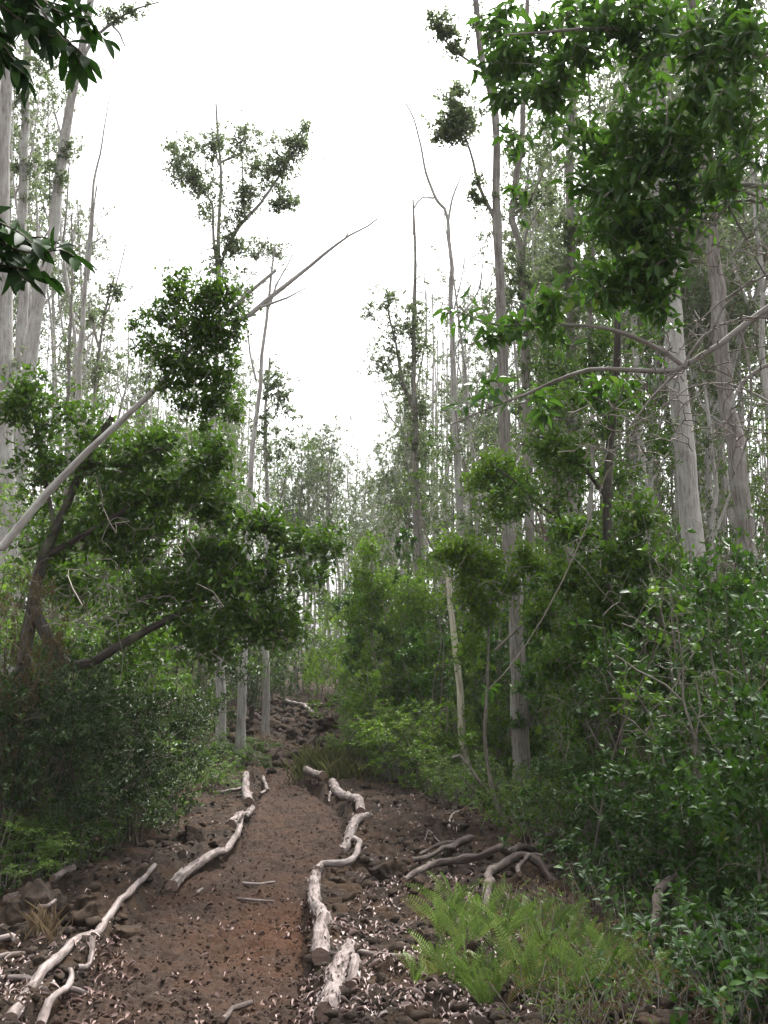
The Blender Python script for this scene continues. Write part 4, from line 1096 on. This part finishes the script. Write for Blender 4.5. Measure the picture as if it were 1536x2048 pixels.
TALL = dict(H=4.0, R=1.15, low=.03)
KINDS = dict(
    glossy=[shrub_proto('glossy', 360, 10, .07, .032, True, 5, 'dark_twig'), shrub_proto('glossy', 300, 10, .078, .036, True, 6, bare=.25), shrub_proto('glossy', 420, 10, .06, .027, True, 5, 'dark_twig')],
    mid=[shrub_proto('shrub', 420, 10, .055, .027, False), shrub_proto('shrub', 380, 10, .06, .03, False, 7, bare=.25)],
    mid_tall=[shrub_proto('shrub', 620, 10, .065, .031, False, 7, bare=.25, **TALL), shrub_proto('shrub', 520, 10, .07, .033, False, 6, bare=.3, **TALL)],
    light=[shrub_proto('shrub_light', 380, 10, .05, .025, False, 7, bare=.2), shrub_proto('shrub_light', 330, 9, .06, .026, False, 6, bare=.25)],
    light_tall=[shrub_proto('shrub_light', 560, 10, .06, .028, False, 7, bare=.3, **TALL), shrub_proto('shrub_light', 480, 9, .066, .03, False, 6, bare=.3, **TALL)],
    fresh=[shrub_proto('fresh', 420, 10, .055, .026, False, 6, bare=.15), shrub_proto('fresh', 380, 10, .06, .028, False, 6, bare=.2)],
    dark=[shrub_proto('dark', 660, 11, .045, .022, False, 6, 'dark_twig', bare=.1), shrub_proto('dark', 620, 11, .048, .023, False, 6, 'dark_twig', bare=.15)],
    big=[shrub_proto('broad', 230, 9, .11, .04, True, 5, along=.1, H=3.2, R=.95, low=.05), shrub_proto('broad', 200, 9, .12, .043, True, 5, along=.1, H=3.2, R=.95, low=.05)],
    brown=[shrub_proto('brownleaf', 420, 8, .045, .02, False, 7, 'dark_twig', bare=.5)],
)
used, TURN = set(), {}


def shrub(kind, px, d, H, R, label, group=None):
    p = at(px, 1341, d); g = float(gbase(p[0], p[1]))
    if kind + '_tall' in KINDS and H / R > 2.5: kind += '_tall'
    L = KINDS[kind]; TURN[kind] = TURN.get(kind, -1) + 1; src = L[TURN[kind] % len(L)]
    h0, r0 = src['dims']; a, s = rng.random() * 6.28, (R / r0, R / r0 * rng.uniform(.85, 1.15), H / h0)
    if src.name not in used:
        used.add(src.name); src.location = (p[0], p[1], g); src.rotation_euler = (0, 0, a); src.scale = s
        tag(src, label, 'shrub', group)
    else:
        copy_tree(src, (p[0], p[1], g), a, s, label, group)


# right of the trail, from near to far
shrub('glossy', 1640, 5.4, 1.9, .8, 'glossy leaved shrub cut by the lower right edge of the frame')
shrub('glossy', 1510, 6.5, 1.5, .75, 'glossy shrub with pale upright stems near the lower right edge')
shrub('glossy', 1560, 7.2, 2.4, 1.0, 'tall dark glossy shrub at the right edge below the scaly trunk')
shrub('glossy', 1380, 7.0, 1.25, .75, 'glossy shrub in front of the thin pale stems right of the mossy root')
shrub('glossy', 1250, 7.6, .9, .7, 'low glossy shrub behind the arching roots')
shrub('glossy', 1330, 8.2, 1.9, .9, 'dense dark shrub below the brightest pale trunk')
shrub('glossy', 1450, 9.0, 2.6, 1.1, 'tall shrub hiding the foot of the brightest pale trunk')
shrub('glossy', 1600, 9.4, 3.0, 1.2, 'tall shrub hiding the foot of the scaly trunk at the right edge')
shrub('glossy', 1180, 8.9, .95, .75, 'glossy shrub behind the longest dark root')
shrub('mid', 1240, 9.8, 2.3, .95, 'leafy shrub round the foot of the dark slender trunk')
shrub('mid', 1340, 11.0, 3.2, 1.1, 'high leafy shrub between the dark trunk and the brightest pale trunk')
shrub('mid', 1185, 10.2, .9, .7, 'low leafy shrub to the right of the furrowed trunk foot')
shrub('light', 1000, 11.3, .42, .5, 'low pale green shrub in front of the furrowed trunk foot')
shrub('mid', 1150, 12.6, 2.6, .9, 'leafy shrub in front of the broken reddish trunk')
shrub('big', 1180, 11.2, 2.7, .7, 'big leaved shrub left of the dark slender trunk')
shrub('big', 1080, 13.2, 3.6, .8, 'tall big leaved shrub right behind the furrowed trunk')
shrub('mid', 1230, 13.8, 3.7, 1.2, 'tall leafy shrub behind the dark slender trunk')
shrub('mid', 1480, 12.0, 3.2, 1.1, 'leafy shrub between the two thick right hand trunks')
shrub('light', 1560, 15.0, 4.2, 1.4, 'tall pale green shrub beyond the scaly right edge trunk')
shrub('light', 1380, 16.0, 4.4, 1.4, 'tall pale green shrub beyond the brightest pale trunk')
shrub('light', 985, 13.6, 1.3, .5, 'pale green shrub just left of the furrowed trunk')
shrub('mid', 985, 14.6, 2.6, .8, 'leafy shrub between the cream snag and the furrowed trunk')
shrub('big', 985, 13.9, 3.3, .75, 'big leaved shrub rising above the cream snag on its right')
shrub('big', 890, 14.6, 2.9, .7, 'big leaved shrub beside the top of the cream snag')
shrub('light', 870, 14.4, .9, .7, 'low pale green shrub at the foot of the cream snag')
shrub('light', 790, 15.4, .9, .8, 'low pale green shrub on the bank right of the bark covered log')
shrub('mid', 830, 15.6, 2.2, .9, 'round leafy shrub left of the cream snag')
shrub('light', 1050, 16.0, 4.6, 1.2, 'yellow green small tree like shrub left of the broken reddish trunk')
shrub('mid', 920, 16.6, 3.6, 1.0, 'tall leafy shrub behind the cream snag')
shrub('big', 790, 16.6, 3.3, .85, 'dark big leaved shrub in the middle right of the trail end')
shrub('mid', 745, 17.2, 1.5, .9, 'leafy shrub behind the tall grass tuft')
shrub('big', 760, 18.2, 4.1, .85, 'bright big leaved shrub topping the middle bushes')
shrub('light', 760, 18.4, 1.3, .9, 'pale twiggy shrub right of the white forked log')
shrub('mid', 850, 19.0, 4.0, 1.2, 'tall leafy shrub behind the middle bushes')
shrub('light', 790, 21.5, 2.6, 1.1, 'pale green shrub above the white forked log')
shrub('mid', 750, 25.5, 3.6, 1.3, 'leafy shrub far behind the white forked log')
shrub('light', 630, 26.5, 2.4, 1.2, 'hazy pale shrub closing off the end of the trail')
shrub('light', 960, 22.0, 5.0, 1.5, 'tall hazy shrub behind the cream snag thicket')
shrub('mid', 1130, 20.0, 5.0, 1.5, 'tall hazy shrub behind the broken reddish trunk')
shrub('mid', 1290, 19.5, 5.0, 1.6, 'tall hazy shrub behind the dark trunk')
shrub('mid', 1460, 20.0, 5.2, 1.6, 'tall hazy shrub in the gap between the two thick trunks')
shrub('light', 720, 15.8, .8, .6, 'small pale green shrub nearest the far right trail edge log')
shrub('fresh', 800, 14.2, 1.1, .75, 'fresh green rounded shrub on the bank left of the cream snag foot')
shrub('fresh', 860, 13.4, 1.2, .8, 'fresh green shrub touching the left side of the cream snag')
shrub('fresh', 760, 15.2, 1.7, .85, 'fresh green shrub below the bright green young tree')
shrub('light', 930, 12.0, .75, .6, 'pale green shrub between the fallen branchy snag and the cream snag')
shrub('fresh', 955, 13.6, 1.7, .6, 'fresh green shrub between the cream snag and the dark stem')
shrub('fresh', 690, 19.8, 1.9, .9, 'fresh green shrub right of the hollow lava boulder at the trail end')
shrub('fresh', 1125, 13.4, 1.3, .75, 'fresh green shrub just right of the furrowed trunk')
shrub('fresh', 1195, 11.2, 1.9, .8, 'fresh green shrub between the furrowed trunk and the dark slender trunk')
shrub('fresh', 850, 17.2, 3.3, 1.0, 'tall fresh green shrub behind the bright green young tree')
# left of the trail
shrub('light', 20, 7.3, .62, .55, 'bright leafy bush at the left edge above the black lava rocks')
shrub('mid', 95, 7.9, .6, .5, 'bright leafy bush right of the one at the left edge')
shrub('mid', 165, 8.6, .4, .4, 'small leafy bush in front of the black shade on the left')
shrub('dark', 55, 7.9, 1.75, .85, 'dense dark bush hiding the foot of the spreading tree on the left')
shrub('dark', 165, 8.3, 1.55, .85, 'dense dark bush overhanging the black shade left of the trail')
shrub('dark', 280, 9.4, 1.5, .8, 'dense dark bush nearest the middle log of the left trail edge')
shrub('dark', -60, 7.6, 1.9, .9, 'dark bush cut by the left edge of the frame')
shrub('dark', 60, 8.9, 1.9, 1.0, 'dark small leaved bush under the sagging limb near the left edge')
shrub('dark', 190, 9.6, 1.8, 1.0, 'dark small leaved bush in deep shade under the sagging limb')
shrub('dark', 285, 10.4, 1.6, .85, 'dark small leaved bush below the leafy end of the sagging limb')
shrub('mid', 350, 11.6, 1.1, .6, 'green bush left of the three slim trunks')
shrub('light', 425, 13.2, .5, .5, 'light bush behind the stick that leans on the sawn left log')
shrub('light', 335, 14.4, 1.7, .75, 'light green bush behind the bush left of the three slim trunks')
shrub('mid', 505, 15.9, .6, .45, 'small bright bush at the foot of the middle slim trunk')
shrub('mid', 440, 16.6, .5, .5, 'leafy bush round the foot of the left slim trunk')
shrub('dark', 330, 15.0, 3.2, 1.3, 'tall dark shrub behind the sagging limb')
shrub('mid', 150, 13.5, 3.6, 1.5, 'tall green shrub behind the spreading tree on the left')
shrub('light', 40, 12.5, 4.2, 1.4, 'bright tall shrub behind the leaning dead trunk near the left edge')
shrub('mid', 400, 18.5, 3.4, 1.3, 'tall green shrub behind the left slim trunk')
shrub('dark', 500, 21.0, 2.6, 1.1, 'dark shrub filling the gap between the middle and right slim trunks')
shrub('mid', 515, 25.0, 2.2, 1.0, 'green shrub right of the right slim trunk')
shrub('light', 545, 27.0, 4.2, 1.5, 'hazy green shrub behind the three slim trunks')
shrub('mid', 600, 31.0, 4.0, 1.7, 'hazy green shrub up the slope behind the white forked log')
shrub('light', 720, 30.0, 4.6, 1.8, 'hazy light shrub up the slope in the middle of the picture')
shrub('light', 240, 21.0, 5.0, 1.8, 'tall hazy shrub seen behind the spreading tree on the left')
shrub('brown', 10, 7.7, 2.4, .55, 'brownish dry twiggy shrub at the left edge beside the sagging limb')
shrub('mid', 130, 9.9, 2.7, 1.0, 'green shrub under the start of the sagging limb')
shrub('mid', 225, 11.2, 2.8, 1.0, 'green shrub rising behind the sagging limb')
shrub('light', -20, 9.6, 2.9, 1.0, 'light green shrub cut by the left edge behind the sagging limb')

# pale bare saplings standing in the bushes at lower right
def sapling(label, d, stems):
    base = at(stems[0][0][0], stems[0][0][1], d); base[2] = gbase(base[0], base[1])
    t = Plant('sapling', base, label, 'sapling')
    for i, s in enumerate(stems):
        P = px_pts(s, d)
        if i == 0: P = np.vstack([[base], P])
        t.limb(P, .016 if i == 0 else .009, .004, M['twig'], 'stem', sides=7, step=.1, wob=.012, rough=.15)
    N = np.concatenate(t.nodes); N = N[N[:, 2] > base[2] + .5]
    T = N[rng.integers(len(N), size=46)] + rng.normal(0, .17, (46, 3)) + A(0, 0, .1)
    e = t.branches(T, .0025, step=.12)
    rosettes(t.crown, T[:20], e[:20], k=7, L=.07, W=.033, hi=True, along=.12)
    t.finish(M['twig'], M['shrub'], names=('stem', 'foliage'))


sapling('pale thin sapling with a forked stem leaning left, standing in the bushes lower right', 6.9, [[(1432, 1790), (1424, 1700), (1408, 1600), (1385, 1480), (1362, 1400), (1366, 1330), (1352, 1230)], [(1402, 1590), (1392, 1500), (1398, 1420), (1385, 1330)], [(1362, 1400), (1330, 1370), (1270, 1340), (1230, 1310)]])
sapling('long pale sapling curving up to the left under the brightest trunk', 7.4, [[(1365, 1690), (1348, 1590), (1318, 1490), (1290, 1420), (1255, 1370)], [(1310, 1480), (1270, 1440), (1235, 1425)]])
sapling('thin upright pale sapling close to the right edge', 7.0, [[(1480, 1720), (1462, 1560), (1440, 1430), (1425, 1330), (1420, 1180)], [(1450, 1480), (1480, 1400), (1500, 1330)]])
sapling('slanting bare sapling below the scaly right trunk', 8.0, [[(1300, 1640), (1330, 1500), (1345, 1360), (1330, 1240), (1300, 1130)], [(1345, 1380), (1400, 1290), (1420, 1200)]])

for q in range(10):
    d = rng.uniform(6.4, 9.8); px = rng.uniform(1120, 1540); b = at(px, 1341, d); b[2] = gbase(b[0], b[1]); h = rng.uniform(1.4, 2.9)
    t = Plant('sapling', b, 'thin pale bare stem rising out of the bushes on the right', 'sapling', 'thin pale stems in the bushes on the right')
    e1 = rng.normal(0, .16, 3) * A(1, 1, 0)
    P = t.limb([b - A(0, 0, .1), b + e1 + A(0, 0, h * .4), b + e1 * 2.2 + rng.normal(0, .1, 3) * A(1, 1, 0) + A(0, 0, h * .75), b + e1 * 3 + rng.normal(0, .2, 3) * A(1, 1, 0) + A(0, 0, h)], .0095, .003, M['stem'], 'stem', sides=6, step=.12, wob=.014)
    for u in range(2):
        i = int(len(P) * rng.uniform(.4, .7)); v = rng.normal(0, .25, 3) * A(1, 1, 0)
        t.limb([P[i], P[i] + v + A(0, 0, .3), P[i] + v * 1.6 + A(0, 0, .75)], .0055, .0025, M['stem'], 'stem', sides=5, step=.1, wob=.01)
    N = np.concatenate(t.nodes); N = N[N[:, 2] > b[2] + h * .5]
    T = N[rng.integers(len(N), size=16)] + rng.normal(0, .14, (16, 3)) + A(0, 0, .08)
    e = t.branches(T, .0022, step=.1); rosettes(t.crown, T[:7], e[:7], k=6, L=.07, W=.033, hi=True)
    t.finish(M['twig'], M['glossy'], names=('stem', 'foliage'))

# ------------------------------------------------------------------ ferns
def fern_mesh(nf, L, seed):
    mb = MB()
    for q in range(nf):
        a = rng.random() * 6.28; o = A(cos(a), sin(a), 0); ln = L * rng.uniform(.6, 1.1); out = rng.uniform(.2, .95)
        s = np.linspace(0, 1, 22)[:, None]
        P = o * (s ** 1.6) * out * ln + A(0, 0, 1) * ln * (s - .22 * s ** 3 * (out + .3)) + o * .02 + rng.normal(0, .02, 3) * A(1, 1, 0)
        tubes(mb, P[None], np.linspace(.0022, .0008, 22)[None], 3, tint=.75)
        i = np.repeat(np.arange(3, 22), 2); sg = np.tile([-1, 1], 19)
        T = unit(np.gradient(P, axis=0))[i]
        sd = unit(np.cross(T, np.cross(T, A(0, 0, 1)) + rng.normal(0, .3, 3))) * sg[:, None]
        t = (i / 21.0)
        wl = ln * .11 * np.sin(np.clip(t * 1.02 - .04, 0, 1) * pi) ** .6
        leaves(mb, P[i], sd + T * .25, np.cross(T, sd), wl + .004, .006 + wl * .1, False, .05, .05, tint=np.clip((rng.random() * .85 if rng.random() > .13 else 1) + rng.normal(0, .07, len(i)), 0, 1))
    return mb


FERN = [fern_mesh(n, L, s).mesh('fern', M['fern']) for n, L, s in ((10, .25, 0), (11, .22, 1), (8, .29, 2), (12, .19, 3))]
fern_at = [(905, 1840, 'fern'), (880, 1880, ''), (935, 1870, ''), (975, 1850, ''), (1010, 1870, ''), (960, 1905, ''), (900, 1930, ''), (1040, 1890, ''), (1000, 1935, ''), (1060, 1930, ''), (930, 1965, ''), (980, 1985, ''), (1030, 1975, ''), (1080, 1965, ''), (880, 1975, ''), (900, 2015, ''), (950, 2030, ''), (1010, 2035, ''), (1060, 2010, ''), (1110, 1990, ''), (1090, 1900, ''), (1130, 1930, ''), (1015, 1835, ''), (840, 2010, ''), (1180, 1960, ''), (1140, 2040, ''), (1366, 2030, ''), (1170, 1900, ''), (1210, 1930, ''), (1160, 1990, ''), (1220, 1985, ''), (1075, 1870, ''), (1120, 1880, ''), (1250, 1950, ''), (1010, 1905, ''), (940, 1935, ''), (1075, 2045, ''), (985, 2050, ''), (1195, 2030, ''), (860, 1945, ''), (1050, 1850, ''), (1100, 1940, ''), (1280, 2000, ''), (1240, 2040, '')]
FL = {0: 'light green sword fern at the upper left corner of the fern patch', 22: 'sword fern growing under the arching grey root', 23: 'sword fern at the left tip of the fern patch in white litter', 26: 'lone sword fern among glossy leaves at the lower right', 25: 'sword fern at the bottom edge right of the patch', 20: 'sword fern at the right upper rim of the fern patch'}
for i, (x, y, _) in enumerate(fern_at):
    c = on_ground(x, y); c[2] = float(hgt(c[0], c[1])) - .02
    o = bpy.data.objects.new('fern', FERN[i % 4]); COL.objects.link(o)
    o.location = c; s = rng.uniform(.8, 1.2); o.scale = (s, s, s); o.rotation_euler = (0, 0, rng.random() * 6.28)
    tag(o, FL.get(i, 'light green sword fern inside the fern patch at the lower middle'), 'fern', 'sword ferns in the patch' if i not in FL else None)


# ------------------------------------------------------------------ grass and undergrowth
def blades(name, spots, mat, h, w, n, spread, label=None, cat=None, kind=None):
    mb = MB()
    for (x, y, s) in spots:
        m = int(n * s)
        p = np.stack([x + rng.normal(0, spread * s, m), y + rng.normal(0, spread * s, m)], 1)
        z = hgt(p[:, 0], p[:, 1]) - .01
        d = np.stack([rng.normal(0, .33, m), rng.normal(0, .33, m), np.ones(m)], 1)
        leaves(mb, np.column_stack([p, z]), d, rng.normal(size=(m, 3)) * A(1, 1, .1), h * (.4 + .8 * rng.random(m)) * (.6 + .4 * s), w, True, .3, .1)
    base = A(spots[0][0], spots[0][1], float(gbase(spots[0][0], spots[0][1])))
    return tag(mb.build(name, M[mat], None, base), label, cat, None, kind)


g = lambda px, py, s=1: (*on_ground(px, py)[:2], s)
blades('grass_tuft', [g(640, 1565), g(660, 1560), g(625, 1560, .7), g(690, 1572, .8)], 'moss', .45, .008, 110, .2, 'tall yellow green grass tuft behind the short thick log on the right', 'grass tuft')
blades('grass_tuft', [g(92, 1912), g(80, 1905, .6)], 'straw', .22, .006, 60, .06, 'dry straw coloured grass tuft at the lower left', 'grass tuft')
blades('dry_grass', [g(527, 1500), g(515, 1497)], 'straw', .16, .012, 160, .2, kind='stuff')


def ground_cover(name, region, n, leaf, L, W, hi, h0, h1, k=7, gap=.36):
    """low leafy plants past counting; region (px0, px1, d0, d1) and an edge test"""
    tw, lf = MB(), MB()
    px0, px1, d0, d1, edge = region
    d = persp_y(n, d0, d1); px = px0 + (px1 - px0) * rng.random(n)
    x = (px - 768) / F * d / CP
    m = edge(x, d) & (fbm(x * 1.6, d * 1.6, 61) > gap)
    x, d = x[m], d[m]; n = len(x)
    h = (h0 + (h1 - h0) * rng.random(n) ** 1.5) * (.6 + .8 * fbm(x * 1.1, d * 1.1, 15))
    z = gbase(x, d)
    b = np.stack([x, d, z], 1)
    tip = b + np.stack([rng.normal(0, .35, n) * h, rng.normal(0, .35, n) * h, h], 1)
    P = np.stack([b, .5 * (b + tip) + rng.normal(0, .02, (n, 3)), tip], 1)
    tubes(tw, P, np.tile(A(.004, .003, .002), (n, 1)), 3)
    rosettes(lf, tip, tip - P[:, 1], k=k, L=L, W=W, hi=hi, along=.14, flat=.9)
    e = empty(name, (0, 10, 0)); tag(e, kind='stuff')
    tw.build('twigs', M['twig'], e, (0, 10, 0)); lf.build('foliage', M[leaf], e, (0, 10, 0))


redge = lambda x, d: x > np.interp(d, [4.6, 5.5, 7, 9, 10.4, 13, 14.6, 17, 20, 26], [1.45, 1.45, 1.4, 1.2, .95, .5, .0, -.4, -.8, -.9])
ledge = lambda x, d: x < np.interp(d, [5, 7, 8, 9, 10.5, 12.5, 15, 18, 24], [-3.0, -2.7, -2.4, -2.3, -2.2, -2.0, -2.0, -2.5, -3.4])
ground_cover('undergrowth', (950, 1700, 4.4, 9, redge), 3600, 'glossy', .06, .027, True, .06, .4, 8, .2)
ground_cover('undergrowth', (1000, 1700, 4.2, 6, lambda x, d: x > .95), 420, 'glossy', .06, .026, True, .05, .22, 7, .3)
ground_cover('undergrowth', (700, 1650, 9, 24, redge), 5200, 'shrub', .055, .026, False, .1, .6, 9)
ground_cover('undergrowth', (650, 1300, 9.5, 22, redge), 2400, 'shrub_light', .05, .022, False, .1, .55, 9)
ground_cover('undergrowth', (-120, 600, 7, 24, ledge), 4600, 'shrub', .05, .024, False, .08, .5, 9)
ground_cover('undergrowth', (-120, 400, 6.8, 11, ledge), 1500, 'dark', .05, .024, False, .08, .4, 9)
ground_cover('undergrowth', (-200, 1700, 22, 55, lambda x, d: np.abs(x + 2.2) > 1.3), 6500, 'shrub_light', .09, .05, False, .3, 2.2, 9)
ground_cover('fern_moss', (930, 1250, 4.2, 6.9, lambda x, d: x > .65), 1200, 'fern', .035, .01, False, .03, .2, 8, .3)
ground_cover('dry_herbs', (900, 1500, 4.2, 7.0, lambda x, d: x > .6), 1100, 'brownleaf', .03, .009, False, .08, .3, 7, .3)
# ------------------------------------------------------------------ air, sky, sun, camera
def haze_box():
    v = np.array([[x, y, z] for x in (-58, 58) for y in (-14, 130) for z in (-2.5, 34)], float)
    f = [[0, 1, 3, 2], [4, 6, 7, 5], [0, 4, 5, 1], [2, 3, 7, 6], [0, 2, 6, 4], [1, 5, 7, 3]]
    m, nt, N = nmat('hazy_air')
    p = N('ShaderNodeVolumePrincipled'); p.inputs['Color'].default_value = (.96, .97, 1, 1); p.inputs['Density'].default_value = HAZE
    o = N('ShaderNodeOutputMaterial'); nt.links.new(p.outputs[0], o.inputs['Volume'])
    mb = MB(); mb.add(v, None, f)
    tag(mb.build('haze', m), kind='stuff')


HAZE = .0006
EXPOSURE = 2.18
haze_box()
w = bpy.data.worlds.new('World'); scene.world = w; w.use_nodes = True
nt = w.node_tree; nt.nodes.clear()
sky = nt.nodes.new('ShaderNodeTexSky'); sky.sky_type = 'NISHITA'; sky.sun_disc = False
EL, AZ = radians(58), radians(25)
sky.sun_elevation = EL; sky.sun_rotation = AZ; sky.air_density = 1.0; sky.dust_density = 6.0; sky.ozone_density = 0.5
hs = nt.nodes.new('ShaderNodeHueSaturation'); hs.inputs['Saturation'].default_value = .05
bg = nt.nodes.new('ShaderNodeBackground'); bg.inputs['Strength'].default_value = .1
out = nt.nodes.new('ShaderNodeOutputWorld')
nt.links.new(sky.outputs[0], hs.inputs['Color']); nt.links.new(hs.outputs[0], bg.inputs['Color']); nt.links.new(bg.outputs[0], out.inputs[0])
sl = bpy.data.lights.new('sun', 'SUN'); sl.energy = 1.5; sl.angle = radians(14); sl.color = (1, .97, .93)
so = bpy.data.objects.new('sun', sl); COL.objects.link(so)
so.rotation_euler = (pi / 2 - EL, 0, pi - AZ)
so.location = (0, 0, 25)
cam = bpy.data.cameras.new('camera'); co = bpy.data.objects.new('camera', cam); COL.objects.link(co)
co.location = (0, 0, EYE); co.rotation_euler = (pi / 2 + PITCH, 0, 0)
cam.sensor_fit = 'VERTICAL'; cam.sensor_height = 24; cam.lens = 24 * F / 2048; cam.clip_end = 500; cam.clip_start = .05
scene.camera = co
vs = scene.view_settings
vs.view_transform = 'Standard'; vs.look = 'None'; vs.gamma = 1; vs.use_curve_mapping = False
vs.exposure = EXPOSURE
cy = scene.cycles
cy.max_bounces = 8; cy.diffuse_bounces = 2; cy.glossy_bounces = 2; cy.transmission_bounces = 4; cy.volume_bounces = 1; cy.transparent_max_bounces = 4
cy.use_denoising = True
